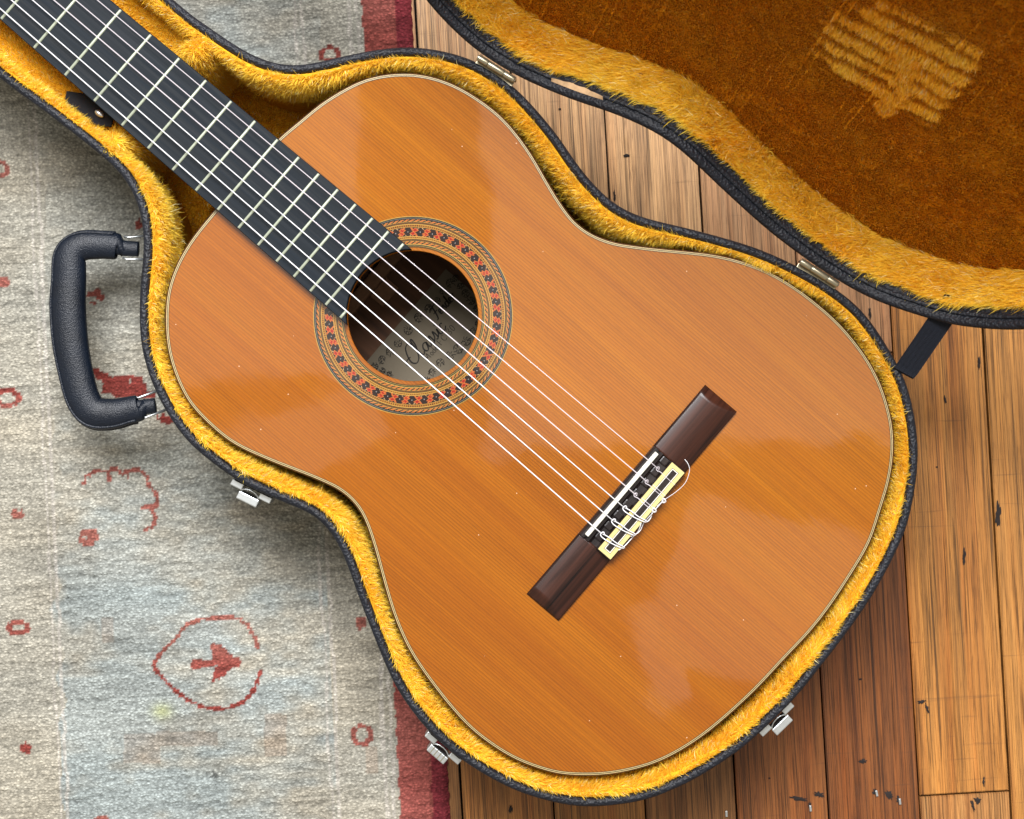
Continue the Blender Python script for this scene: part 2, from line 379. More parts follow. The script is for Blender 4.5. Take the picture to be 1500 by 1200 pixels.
def strands(name, p, n, comb, length, width, parent, seed=1, jit=0.28, clump=0.45, bend=0.35, tint=(1, 1, 1), lift=1.0):
    rs = np.random.default_rng(seed); N = len(p)
    cl = np.c_[vnoise(p * 95, seed), vnoise(p * 95, seed + 5), vnoise(p * 95, seed + 9)]
    cl2 = np.c_[vnoise(p * 260, seed + 2), vnoise(p * 260, seed + 6), vnoise(p * 260, seed + 8)]
    d = nrm(n * np.asarray(lift).reshape(-1, 1) + comb + cl * clump + cl2 * clump * 0.7 + rs.normal(size=(N, 3)) * jit)
    Ln = (length * (0.75 + 0.45 * rs.random(N)) * (1 + 0.25 * vnoise(p * 60, seed + 3)))[:, None]
    side = nrm(np.cross(d, rs.normal(size=(N, 3)))) * (width * (0.7 + 0.6 * rs.random(N)))[:, None] * 0.5
    mid = p + d * Ln * 0.55; d2 = nrm(d + comb * bend + rs.normal(size=(N, 3)) * 0.25 + cl2 * 0.3)
    tip = mid + d2 * Ln * 0.45
    V = np.stack([p - side, p + side, mid + side * 0.85, mid - side * 0.85, tip], 1).reshape(-1, 3)
    i = np.arange(N)[:, None] * 5; Qd = i + np.array([[0, 1, 2, 3]]); Td = i + np.array([[3, 2, 4]])
    r = rs.random(N)[:, None]; hue = np.clip(0.5 + 0.5 * vnoise(p * 30, seed + 11) + 0.25 * rs.normal(size=N), 0, 1)[:, None]
    c = PILE_B * (1 - hue) + PILE_A * hue; c = np.where(r > 0.92, PILE_C, c) * np.array(tint) * (0.86 + 0.14 * rs.random(N))[:, None]
    o = big(name, V, Qd, Td, M['fur'], parent, True, col=np.repeat(c, 5, axis=0)); o['kind'] = 'stuff'; return o

# ------------------------------------------------------------------ THE FLOOR
floor = mo('floor', [(-1.3, -1.2, -0.012), (1.3, -1.2, -0.012), (1.3, 1.2, -0.012), (-1.3, 1.2, -0.012)], [(0, 1, 2, 3)], M['subfloor'])
floor['kind'] = 'structure'
fa = math.atan(0.0585)                           # the boards run a few degrees off the frame
FM = Matrix.Translation(P(1330, 885, 0)) @ Matrix.Rotation(fa, 4, 'Z')   # a seam passes here
BW = 0.0672
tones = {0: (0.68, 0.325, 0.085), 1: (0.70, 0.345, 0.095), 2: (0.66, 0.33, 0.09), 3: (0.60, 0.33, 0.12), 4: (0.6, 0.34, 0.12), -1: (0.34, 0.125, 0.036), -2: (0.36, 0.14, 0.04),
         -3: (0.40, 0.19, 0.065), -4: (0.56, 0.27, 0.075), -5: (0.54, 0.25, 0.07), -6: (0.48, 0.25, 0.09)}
def plank_mesh(y0, y1, wd):
    bm = bmesh.new(); bmesh.ops.create_cube(bm, size=1)
    for v in bm.verts: v.co = Vector(((v.co.x + 0.5) * wd, y0 + (v.co.y + 0.5) * (y1 - y0), -0.010 + (v.co.z + 0.5) * 0.010))
    bmesh.ops.bevel(bm, geom=[e for e in bm.edges if all(v.co.z > -0.001 for v in e.verts)], offset=0.0007, segments=2, affect='EDGES')
    me = bpy.data.meshes.new('plank'); bm.to_mesh(me); bm.free(); me.materials.append(M['floor']); return me
prs = random.Random(5)
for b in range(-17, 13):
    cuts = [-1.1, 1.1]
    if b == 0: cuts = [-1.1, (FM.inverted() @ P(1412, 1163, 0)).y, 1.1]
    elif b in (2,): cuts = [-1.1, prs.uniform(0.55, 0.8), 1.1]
    elif b in (-1, -2, -3, -4, -5, -6): cuts = [-1.1, (FM.inverted() @ P(1240, 640 - (b % 3) * 60, 0)).y, 1.1]  # joint added under the case so the upper lengths can be paler
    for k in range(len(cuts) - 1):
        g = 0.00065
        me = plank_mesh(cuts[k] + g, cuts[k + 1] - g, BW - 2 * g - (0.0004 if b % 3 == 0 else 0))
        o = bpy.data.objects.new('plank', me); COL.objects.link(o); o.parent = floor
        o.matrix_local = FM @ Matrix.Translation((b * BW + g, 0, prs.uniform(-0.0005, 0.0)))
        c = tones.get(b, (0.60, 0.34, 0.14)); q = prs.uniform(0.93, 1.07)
        if b < 0 and k == 1: c = {-1: (0.70, 0.40, 0.21), -2: (0.72, 0.43, 0.22), -3: (0.92, 0.58, 0.29), -4: (0.88, 0.56, 0.28), -5: (0.84, 0.54, 0.28), -6: (0.84, 0.54, 0.28)}.get(b, c)  # upper lengths of the boards paler: light and sheen painted into the wood colour
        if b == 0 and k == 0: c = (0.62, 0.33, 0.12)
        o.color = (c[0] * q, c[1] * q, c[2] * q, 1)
def gouge(name, px, py, a, bb, ang, mat, zt=0.0006):
    rr = random.Random(int(px * 7 + py)); c = P(px, py, 0); V = [(c.x, c.y, zt)]; n = 22
    for k in range(n):
        th = 2 * PI * k / n; r = 0.72 + rr.uniform(-0.34, 0.22); x = a * r * math.cos(th); y = bb * r * math.sin(th)
        V.append((c.x + x * math.cos(ang) - y * math.sin(ang), c.y + x * math.sin(ang) + y * math.cos(ang), zt - 0.0004))
    o = mo(name, V, [(0, k + 1, (k + 1) % n + 1) for k in range(n)], mat, floor); return o
for (px, py, a, bb, an) in [(1170, 1170, .0085, .0022, -.15), (1200, 1164, .0055, .0026, -.3), (1186, 1180, .0022, .004, .1), (1282, 1160, .0026, .0030, 0), (1303, 1164, .003, .006, .6),
                            (1316, 1171, .002, .005, .1), (1350, 1028, .004, .0022, .2), (1358, 1038, .0015, .006, .3), (1412, 816, .0018, .0085, -.05), (1432, 1172, .004, .0035, 0),
                            (1425, 1180, .0015, .006, .3), (1462, 752, .0028, .0135, -.06), (1441, 1146, .0013, .005, 0), (1384, 585, .0012, .005, .2), (1434, 532, .0014, .007, 0),
                            (1274, 459, .0014, .0065, 0), (918, 228, .004, .0016, .2), (900, 286, .0012, .0075, .05), (1022, 208, .0014, .003, 0), (1372, 684, .0012, .001, 0), (748, 1185, .0018, .0045, 0),
                            (1127, 1140, .0012, .001, 0), (820, 160, .0015, .0012, 0), (1264, 1115, .004, .0022, 0), (1260, 995, .0016, .0012, 0)]:
    gouge('gouge', px, py, a, bb, an, M['hole'])
for (px, py, an) in [(1187, 1184, .1), (1064, 1192, .05), (1284, 1162, .2), (1318, 1174, .1)]:
    c = P(px, py, 0)
    box('nail_head', -.0008, .0008, -.0022, .0022, .0002, .0012, M['chrome'], floor, 0.0003, Matrix.Translation(c) @ Matrix.Rotation(an, 4, 'Z'))

# ------------------------------------------------------------------ THE RUG
RA = math.atan(0.0475)
RMx = Matrix.Translation(P(631, 600, 0)) @ Matrix.Rotation(RA, 4, 'Z'); RMi = RMx.inverted()   # right edge of the rug is local x=0
def build_rug():
    st = 0.00125; nx = 470; ny = 760; x0 = -nx * st; y0 = -0.475
    X, Y = np.meshgrid(x0 + np.arange(nx + 1) * st, y0 + np.arange(ny + 1) * st)
    xs = X.ravel(); ys = Y.ravel()
    # position in the photograph's measure (pixels at floor height), so motifs can be written down as measured
    c, s = math.cos(RA), math.sin(RA); wx = RMx.translation.x + xs * c - ys * s; wy = RMx.translation.y + xs * s + ys * c
    k = FPX / CAMZ; px = 750 + wx * k; py = 600 - wy * k
    ux = xs * k                                        # px left of the right edge
    kn = 3.6                                           # one knot in those pixels
    qx = np.floor(px / kn) * kn + kn / 2; qy = np.floor(py / kn) * kn + kn / 2
    col = np.zeros((len(xs), 3))
    P3 = np.c_[xs, ys, np.zeros_like(xs)]
    beige = np.array((0.43, 0.395, 0.325)); grey = np.array((0.37, 0.375, 0.35)); blue = np.array((0.35, 0.395, 0.40))
    zb = 0.5 + 0.5 * vnoise(P3 * np.array((9, 14, 1)), 3) + 0.35 * vnoise(P3 * np.array((25, 60, 1)), 4)
    field = ((ux > -555 + 14 * vnoise(P3 * np.array((1, 60, 1)), 31)) & (ux < -162)).astype(float)
    # bluer in the middle field, and above the neck
    bl = np.clip(field * (0.25 + 0.75 * np.clip((py - 560) / 350, 0, 1)) + ((py < 200) & (px > 260) & (px < 470)) * 0.9 + 0.22 * zb, 0, 1) * np.clip(0.30 + zb + .6 * vnoise(P3 * np.array((30, 45, 1)), 91) + .35 * vnoise(P3 * np.array((90, 160, 1)), 92), 0, 1)
    base = beige * (1 - bl)[:, None] + blue * bl[:, None]
    base = base * (1 - 0.3)[None] if False else base
    gz = np.clip(0.5 + vnoise(P3 * np.array((5, 40, 1)), 8), 0, 1)[:, None]; base = base * (1 - 0.45 * gz) + grey * 0.45 * gz
    # red border along the right edge: broad band and a darker selvage
    b1 = (ux > -140 + 2.0 * vnoise(P3 * np.array((1, 300, 1)), 12)); sel = ux > -44 + 3 * vnoise(P3 * np.array((1, 90, 1)), 14)
    b1 = (ux > -72 + 1.5 * vnoise(P3 * np.array((1, 300, 1)), 12)); sel = ux > -24 + 1.5 * vnoise(P3 * np.array((1, 90, 1)), 14)
    red = np.array((0.27, 0.050, 0.040)); red2 = np.array((0.20, 0.030, 0.038)); red3 = np.array((0.38, 0.14, 0.11))
    rn = np.clip(0.5 + 0.9 * vnoise(P3 * np.array((6, 26, 1)), 15), 0, 1)[:, None]
    # thin pale guard stripes
    for gx, wd in ((-90, 3), (-160, 2.2), (-171, 1.6), (-556, 2.5), (-566, 1.5), (-80, 2.2)):
        g = np.abs(ux - gx + 2 * vnoise(P3 * np.array((1, 50, 1)), int(-gx))) < wd
        base[g] = base[g] * 0.45 + np.array((0.60, 0.56, 0.52)) * 0.55
    motif = np.zeros(len(xs))
    def seg(a, b, wd, sk=0.12):
        a = np.array(a, float); b = np.array(b, float); d = b - a; L2 = d @ d
        u = np.clip(((qx - a[0]) * d[0] + (qy - a[1]) * d[1]) / max(L2, 1e-6), 0, 1)
        dist = np.hypot(qx - a[0] - u * d[0], qy - a[1] - u * d[1]); motif[dist < wd] = 1
    def poly(pts, wd):
        for a, b in zip(pts[:-1], pts[1:]): seg(a, b, wd)
    def blob(cx, cy, a, b): motif[((qx - cx) / a) ** 2 + ((qy - cy) / b) ** 2 < 1] = 1
    def ring(cx, cy, a, b, wd=0.35):
        r = np.sqrt(((qx - cx) / a) ** 2 + ((qy - cy) / b) ** 2); motif[(np.abs(r - 1) < wd)] = 1
    # big leaf outline, arrow, scalloped arc and small marks
    poly([(226, 974), (236, 958), (250, 945), (262, 930), (275, 915), (295, 906), (325, 903), (350, 905), (364, 914), (374, 930), (380, 948)], 2.7)
    poly([(226, 974), (240, 990), (255, 1005), (272, 1020), (295, 1033), (322, 1037), (345, 1033), (362, 1023), (374, 1008), (383, 982)], 2.9)
    seg((286, 972), (350, 968), 6); seg((316, 946), (322, 990), 5); seg((322, 950), (340, 968), 8); seg((322, 985), (340, 970), 8); seg((315, 994), (315, 992), 3)
    poly([(127, 707), (128, 697), (142, 690), (160, 689), (162, 704)], 3); poly([(160, 689), (175, 688), (188, 700), (188, 690), (205, 686), (217, 698), (219, 710), (231, 722), (233, 735), (222, 742), (230, 757), (226, 770), (216, 775)], 3)
    seg((214, 742), (232, 742), 4)
    seg((124, 778), (141, 778), 4); seg((124, 786), (141, 786), 7); seg((124, 794), (138, 794), 4)
    blob(28, 753, 10, 8); blob(8, 414, 11, 8); seg((2, 420), (14, 414), 3)
    ring(30, 918, 14, 8); blob(41, 1093, 8, 8); ring(14, 583, 16, 11, .3); ring(531, 1075, 14, 12, .28); blob(529, 911, 8, 9); blob(151, 1197, 10, 5)
    ring(2, 250, 12, 11, .3); ring(484, 82, 13, 9, .35); blob(206, 330, 5, 8)
    seg((130, 432), (146, 432), 2.6); seg((146, 427), (150, 438), 5); seg((134, 444), (142, 446), 2)
    poly([(142, 546), (165, 560), (205, 556)], 7); poly([(158, 570), (210, 568)], 7); poly([(172, 578), (226, 578)], 5); seg((236, 610), (250, 616), 6)
    ms = (motif > 0) & (vnoise(np.c_[qx / kn, qy / kn, 0 * qx], 21) > -0.62)
    rc = (red * 1.05) * (1 - rn) + red3 * rn
    faint = np.zeros(len(xs), bool)
    for (cx, cy, a, b) in [(211, 1093, 26, 22), (405, 1075, 17, 32), (275, 1080, 45, 10), (160, 920, 8, 18), (585 - 40, 1110, 10, 20)]:
        faint |= (np.abs(qx - cx) < a) & (np.abs(qy - cy) < b)
    base[faint] = base[faint] * np.array((0.93, 0.84, 0.80))
    yel = np.exp(-(((px - 240) / 14) ** 2 + ((py - 1040) / 11) ** 2))[:, None] * 0.4
    base = base * (1 - yel) + np.array((0.62, 0.66, 0.16)) * yel
    dk = np.exp(-(((px - 315) / 13) ** 2 + ((py - 1133) / 7) ** 2)) * (vnoise(np.c_[qx / 4, qy / 4, 0 * qx], 77) > 0.1)
    base = base * (1 - 0.8 * dk)[:, None]
    base = base * np.array((0.68, 0.675, 0.65)); rc = rc * 0.60; col[:] = base; col[ms] = rc[ms]
    rb = red * (1 - rn * 0.6) + red3 * rn * 0.6
    band = np.clip(0.5 + 2.2 * vnoise(P3 * np.array((0.5, 22, 1)), 41), 0, 1)[:, None]
    rb = rb * (1 - 0.5 * band) + np.array((0.42, 0.13, 0.11)) * 0.5 * band
    col[b1] = 0.64 * rb[b1]; col[sel] = (0.64 * red2 * 1.15 * (0.8 + 0.4 * rn))[sel]
    # wefts: fine horizontal streaks and knot to knot variation
    weft = vnoise(np.c_[xs * 55, ys * 520, 0 * xs], 50); kv = rng.normal(size=len(xs)) * 0.085; wf2 = vnoise(np.c_[xs * 260, ys * 700, 0 * xs], 52)
    col *= (1 + 0.10 * vnoise(P3 * 22, 93) + 0.20 * weft + kv + 0.20 * wf2 + 0.08 * vnoise(np.c_[xs * 20, ys * 240, 0 * xs], 55))[:, None]; col = np.clip(col, 0.01, 0.9)
    z = 0.0052 + 0.00035 * weft + 0.0006 * wf2 + rng.normal(size=len(xs)) * 0.0002 + 0.0006 * vnoise(P3 * 14, 60)
    edge = np.minimum((0.0 - xs) / 0.004, 1); z *= np.clip(edge, 0.08, 1) ** 0.5
    ridge = (np.abs(ux + 24) < 1.6); z[ridge] -= 0.0010
    V = np.c_[xs + (xs > -0.001) * 0.0006 * vnoise(P3 * 400, 61), ys, z]
    i = np.arange(nx)[None, :] + np.arange(ny)[:, None] * (nx + 1); i = i.ravel()
    Q = np.c_[i, i + 1, i + nx + 2, i + nx + 1]
    def ex(t, c):
        n = t.noise(t.coord(scale=(380, 620, 1)), 1, 3, 0.75); n2 = t.noise(t.coord(scale=(1700, 1300, 1)), 1, 2)
        c = t.mix(1.0, c, t.ramp(n, [(0.33, 0.66), (0.5, 1.0), (0.68, 1.30)]), 'MULTIPLY')
        v = t.n('ShaderNodeTexVoronoi'); v.inputs['Scale'].default_value = 1; v.inputs['Randomness'].default_value = 0.8
        t.l(t.coord(scale=(400, 520, 1)), v.inputs['Vector'])
        kt = t.ramp(v.outputs['Distance'], [(0.10, 1.0), (0.62, 0.0)])
        c = t.mix(1.0, c, t.ramp(kt, [(0.0, 0.72), (0.5, 1.02), (1.0, 1.18)]), 'MULTIPLY')
        kb = t.math('MULTIPLY', kt, 1.3)
        t.set(Normal=t.bump(t.math('ADD', kb, t.math('ADD', n, t.math('MULTIPLY', n2, 0.6))), 0.6, 0.0009)); return c
    m = attr_mat('wool_rug', 0.95, 0, ex, 0.0); m.set(Specular_IOR_Level=0.12)
    o = big('rug', V, Q, None, m.m, None, True, col=col); o.matrix_world = RMx
    o['label'] = 'grey-blue wool rug with faded red motifs and a red border lying under the guitar case'; o['category'] = 'rug'
build_rug()

# ------------------------------------------------------------------ THE GUITAR
guitar = empty('classical_guitar', 'orange-brown cedar-topped classical guitar with dark bridge and mosaic rosette lying in the open case', 'guitar', mat4=GM)
body_px = [(437, 177), (467, 152), (500, 131), (533, 115), (567, 107.5), (600, 106), (633, 111), (667, 123), (700, 142), (733, 167), (760, 197), (783, 230), (800, 260), (820, 293), (842, 323), (868, 342),
           (900, 354), (933, 359), (967, 363), (1010, 367), (1050, 372), (1090, 382), (1130, 398), (1167, 420), (1200, 445), (1233, 475), (1267, 517), (1290, 558), (1304, 600), (1310, 633), (1310, 667), (1304, 707),
           (1293, 743), (1276, 795), (1250, 840), (1217, 890), (1187, 928), (1150, 967), (1110, 1010), (1067, 1050), (1033, 1078), (1000, 1100), (967, 1117), (930, 1129), (883, 1137), (833, 1137), (800, 1131), (750, 1112),
           (700, 1079), (667, 1047), (633, 1005), (600, 957), (577, 907), (560, 852), (545, 797), (527, 750), (502, 723), (480, 711), (447, 697), (393, 676), (340, 651), (300, 618), (273, 587), (254, 547), (244, 510), (241, 473), (243, 433),
           (252, 400), (268, 367), (288, 338), (311, 310), (358, 253), (406, 203)]
bodyW = contour([P(a, b, ZT) for a, b in body_px], 0.003, 1.6)           # world xy
bodyL = np.array([[(GI @ Vector((p[0], p[1], ZT))).x, (GI @ Vector((p[0], p[1], ZT))).y] for p in bodyW])
HR = 0.0437
def body():
    # soundboard: from the binding to the hole, with the thickness of the hole's edge
    c = bodyL + inward(bodyL) * 0.0027; N = len(c); an = np.arctan2(c[:, 1], c[:, 0])
    h = np.c_[np.cos(an), np.sin(an)]
    rings = [np.c_[c * (1 - k) + h * HR * k, np.zeros(N)] for k in (0, .25, .5, .75, 1.0)]
    rings[-1] = np.c_[h * HR, np.full(N, -0.0003)]
    rings.append(np.c_[h * (HR - 0.0003), np.full(N, -0.0008)]); rings.append(np.c_[h * (HR - 0.0003), np.full(N, -0.0028)])
    V = np.vstack(rings); i = np.arange(N); j = (i + 1) % N
    Q = np.vstack([np.c_[k * N + i, k * N + j, (k + 1) * N + j, (k + 1) * N + i] for k in range(len(rings) - 1)])
    big('soundboard', V, Q, None, M['cedar'], guitar)
    # binding: outer rosewood, cream and black lines, each its own strip
    def strip(name, a, b, mat, z=0.0):
        V, Q = sweep(bodyL, [(a, z - 0.002), (a, z - 0.0002), (a + 0.00015, z), (b, z)]); big(name, V, Q, None, mat, guitar)
    V, Q = sweep(bodyL, [(0, -0.0915), (0, -0.0012), (0.0002, -0.0004), (0.0005, 0), (0.00115, 0.0002)]); o = big('side', V, Q, None, M['side'], guitar, True)
    strip('cream_line', 0.00110, 0.0016, M['cream'], 0.00030); strip('black_line', 0.00155, 0.0021, M['black'], 0.00028)
    strip('cream_line', 0.00205, 0.00255, M['cream'], 0.00032); strip('black_line', 0.00250, 0.0029, M['black'], 0.00025)
    V, Fc = slab_face(bodyL, -0.0915); mo('back', V, Fc, M['inside'], guitar)
    V, Q = sweep(bodyL, [(0.003, -0.004), (0.003, -0.090)]); big('inner_side', V, Q[:, ::-1], None, M['inside'], guitar)
    V, Fc = slab_face(bodyL + inward(bodyL) * 0.0025, -0.0028, True); 
    for x in (-0.045, -0.085, 0.075):                   # back braces
        box('brace', x - .005, x + .005, -.12, .12, -.0912, -.080, M['brace'], guitar, .002)
    box('centre_strip', -.12, -.028, -.009, .009, -.0912, -.0895, M['brace'], guitar, .0005)
body()
def rosette():
    NR = 84; NA = 1290; r0 = 0.0458; r1 = 0.0665
    rr = np.linspace(r0, r1, NR + 1); th = np.linspace(0, 2 * PI, NA, endpoint=False)
    R, T = np.meshgrid(rr, th, indexing='ij'); V = np.c_[(R * np.cos(T)).ravel(), (R * np.sin(T)).ravel(), np.full(R.size, 0.00012)]
    a = np.arange(NR)[:, None] * NA + np.arange(NA)[None, :]; b = np.arange(NR)[:, None] * NA + (np.arange(NA)[None, :] + 1) % NA
    Q = np.c_[a.ravel(), (a + NA).ravel(), (b + NA).ravel(), b.ravel()]
    rm = ((rr[:-1] + rr[1:]) / 2 * 1000)[:, None] * np.ones((1, NA)); tm = (th + PI / NA)[None, :] * np.ones((NR, 1))
    BK = (.016, .018, .014); GR = (.035, .055, .030); CR = (.66, .38, .08); OR = (.45, .15, .02); RD = (.46, .018, .014); RO = (.66, .17, .035); DB = (.030, .014, .012); WD = (.30, .12, .02); GY = (.30, .27, .24)
    C = np.zeros(rm.shape + (3,)); C[:] = WD
    def ringc(a, b, c): C[(rm >= a) & (rm < b)] = c
    ringc(46.1, 46.5, BK); ringc(46.5, 46.9, CR); ringc(46.9, 47.5, GR); ringc(47.5, 47.9, CR)
    ringc(49.7, 50.0, CR); ringc(50.0, 50.6, BK); ringc(50.6, 50.85, OR); ringc(50.85, 51.4, BK)
    ringc(61.3, 61.8, BK); ringc(61.8, 62.1, OR); ringc(62.1, 62.5, BK); ringc(62.5, 62.8, CR)
    ringc(64.3, 65.0, BK); ringc(65.0, 65.25, GY); ringc(65.25, 65.6, BK); ringc(65.6, 66.1, (.03, .045, .03)); ringc(66.1, 66.5, CR)
    for a, b, n in ((47.9, 49.7, 92), (62.8, 64.4, 112)):             # rope inlay
        m = (rm >= a) & (rm < b); p = (tm * n / (2 * PI) + (rm - a) / (b - a) * 0.85) % 1
        C[m & (p < .45)] = RO; C[m & (p >= .45) & (p < .55)] = CR; C[m & (p >= .55) & (p < .95)] = BK; C[m & (p >= .95)] = CR
    for a, b, n in ((51.3, 53.1, 230), (59.1, 61.3, 260)):            # ladders
        m = (rm >= a) & (rm < b); e = np.minimum(rm - a, b - rm); p = (tm * n / (2 * PI)) % 1
        C[m] = CR; C[m & (e > .35)] = (.52, .22, .03); C[m & (e > .6) & (p < .5)] = (.12, .035, .01)
    m = (rm >= 53.1) & (rm < 59.1); n = 43; A = ((tm * n / (2 * PI)) % 1) * 2 - 1; B = (rm - 56.1) / 3.0; C[m] = DB
    fl = np.where((np.floor(tm * n / (2 * PI)) % 2) > 0, 1, -1)
    A2 = A + 0.10 * B * fl
    for cb in (-.40, .36):
        d = np.abs(A2 + 0.14 * np.sign(cb)) / 0.52 + np.abs(B - cb) / 0.48
        C[m & (d < 1.15)] = RO; C[m & (d < .72)] = RD
    d = np.abs(A2 - fl * B * 0.62); C[m & (d < .16) & (np.abs(B) < .95) & (np.abs(B) > .4)] = RO
    d = np.abs(A2 + fl * B * 0.70); C[m & (d < .07) & (np.abs(B) < .9) & (np.abs(B) > .62)] = (.75, .45, .2)
    d = np.hypot((np.abs(A) - 1) * 1.35, B) ; C[m & (d < .13)] = (.40, .38, .36); C[m & (d >= .22) & (d < .40) & (np.sin(A * 26) * np.sin(B * 18) > .3)] = (.015, .012, .014)
    rs = np.random.default_rng(3); C *= (1 + rs.normal(size=rm.shape) * 0.10)[..., None]
    mt = attr_mat('mosaic_rosette', 0.4, 1.0); mt.b.inputs['Coat Roughness'].default_value = 0.03; mt.b.inputs['Specular IOR Level'].default_value = 0.05
    o = big('rosette', V, Q, None, mt.m, guitar, facecol=np.clip(C.reshape(-1, 3) * 0.44, 0, 1))
rosette()
XS = 0.1817
def fx(n): return XS - 0.65 * 2 ** (-n / 12)
def hw(x):   # half width of the fretboard
    x12 = fx(12); x0 = fx(0); return 0.0262 + (0.0312 - 0.0262) * (x - x0) / (x12 - x0)
FBZ = 0.0068
def fretboard():
    # outline with the end cut to the soundhole
    pts = []; x0 = fx(0)
    ye = hw(-0.03); n = 22
    end = []
    for k in range(n + 1):
        y = -ye + 2 * ye * k / n; end.append((-math.sqrt(max(0, (HR + 0.0002) ** 2 - y * y)), y))
    out = [(x0, -hw(x0))] + [(-0.0290 + 0 * 0, -ye)] * 0 + end + [(x0, hw(x0))]
    bm = bmesh.new(); vs = [bm.verts.new((x, y, 0.0003)) for x, y in out]; f = bm.faces.new(vs)
    r = bmesh.ops.extrude_face_region(bm, geom=[f]); top = [v for v in r['geom'] if isinstance(v, bmesh.types.BMVert)]
    for v in top: v.co.z = FBZ
    bmesh.ops.recalc_face_normals(bm, faces=bm.faces); bmesh.ops.bevel(bm, geom=[e for e in bm.edges if all(v.co.z > FBZ - 1e-5 for v in e.verts)], offset=0.0004, segments=1, affect='EDGES')
    me = bpy.data.meshes.new('fretboard'); bm.to_mesh(me); bm.free(); link('fretboard', me, M['ebony'], guitar)
    def fret(xa, ya, yb):
        prof = [(-.00095, 0), (-.0008, .0007), (-.0003, .0010), (.0003, .0010), (.0008, .0007), (.00095, 0)]
        V = [(xa + p, y, FBZ + z - .0001) for y in (ya, ya + .0007 * (1 if yb > ya else -1), yb - .0007, yb) for p, z in prof]
        for k in (0, 1, 2, 3, 4, 5): V[k] = (V[k][0], V[k][1], FBZ - .0001 + (V[k][2] - FBZ) * .3); V[18 + k] = (V[18 + k][0], V[18 + k][1], FBZ - .0001 + (V[18 + k][2] - FBZ) * .3)
        F = [(r * 6 + k, r * 6 + k + 1, (r + 1) * 6 + k + 1, (r + 1) * 6 + k) for r in range(3) for k in range(5)]
        return V, F
    for n in range(1, 20):
        x = fx(n); h = hw(x) - 0.0007
        if n < 19: V, F = fret(x, -h, h)
        else:
            y1 = math.sqrt(HR ** 2 - x * x) + 0.0006
            V, F = fret(x, -h, -y1); mo('fret', *fret(x, y1, h), M['fret'], guitar, True)
        mo('fret', V, F, M['fret'], guitar, True)
fretboard()
def neck():
    # shaft, heel and headstock beyond the frame
    n = 12; V = []; F = []
    xs = [fx(0) - .002, fx(0) + .05, -.30, -.20, -.165, -.147]
    for x in xs:
        hwx = hw(x) - .0003; dep = .0165 if x < -.18 else (.022 if x < -.15 else .04)
        for k in range(n + 1):
            a = PI * k / n; V.append((x, -hwx * math.cos(a), .0004 - dep * math.sin(a)))
    m = n + 1
    for i in range(len(xs) - 1):
        for k in range(n): F.append((i * m + k, (i + 1) * m + k, (i + 1) * m + k + 1, i * m + k + 1))
    for i in range(len(xs) - 1): F.append((i * m + n, (i + 1) * m + n, (i + 1) * m, i * m))
    mo('neck', V, F, M['neck'], guitar, True)
    box('heel', -.176, -.1465, -.028, .028, -.088, -.02, M['neck'], guitar, .006)
    x = fx(0); box('nut', x - .005, x, -.026, .026, .0003, .0098, M['bone'], guitar, .0006)
    T = Matrix.Translation((x - .005, 0, .003)) @ Matrix.Rotation(math.radians(-12), 4, 'Y')
    hs = [(0, -.026), (-.02, -.036), (-.17, -.034), (-.185, -.02), (-.178, 0), (-.185, .02), (-.17, .034), (-.02, .036), (0, .026)]
    bm = bmesh.new(); f = bm.faces.new([bm.verts.new((a, b, -.014)) for a, b in hs][::-1]); r = bmesh.ops.extrude_face_region(bm, geom=[f])
    for v in r['geom']:
        if isinstance(v, bmesh.types.BMVert): v.co.z = 0
    bmesh.ops.recalc_face_normals(bm, faces=bm.faces); bmesh.ops.transform(bm, matrix=T, verts=bm.verts); me = bpy.data.meshes.new('headstock'); bm.to_mesh(me); bm.free(); link('headstock', me, M['side'], guitar)
    for sx in (-.045, -.09, -.135):
        for sy in (-1, 1):
            p = [T @ Vector((sx, sy * .034, -.007)), T @ Vector((sx, sy * .046, -.007)), T @ Vector((sx, sy * .048, -.007)), T @ Vector((sx, sy * .058, -.007))]
            tube('tuning_peg', p, [.002, .002, .007, .006], M['bone'], guitar, 10)
neck()
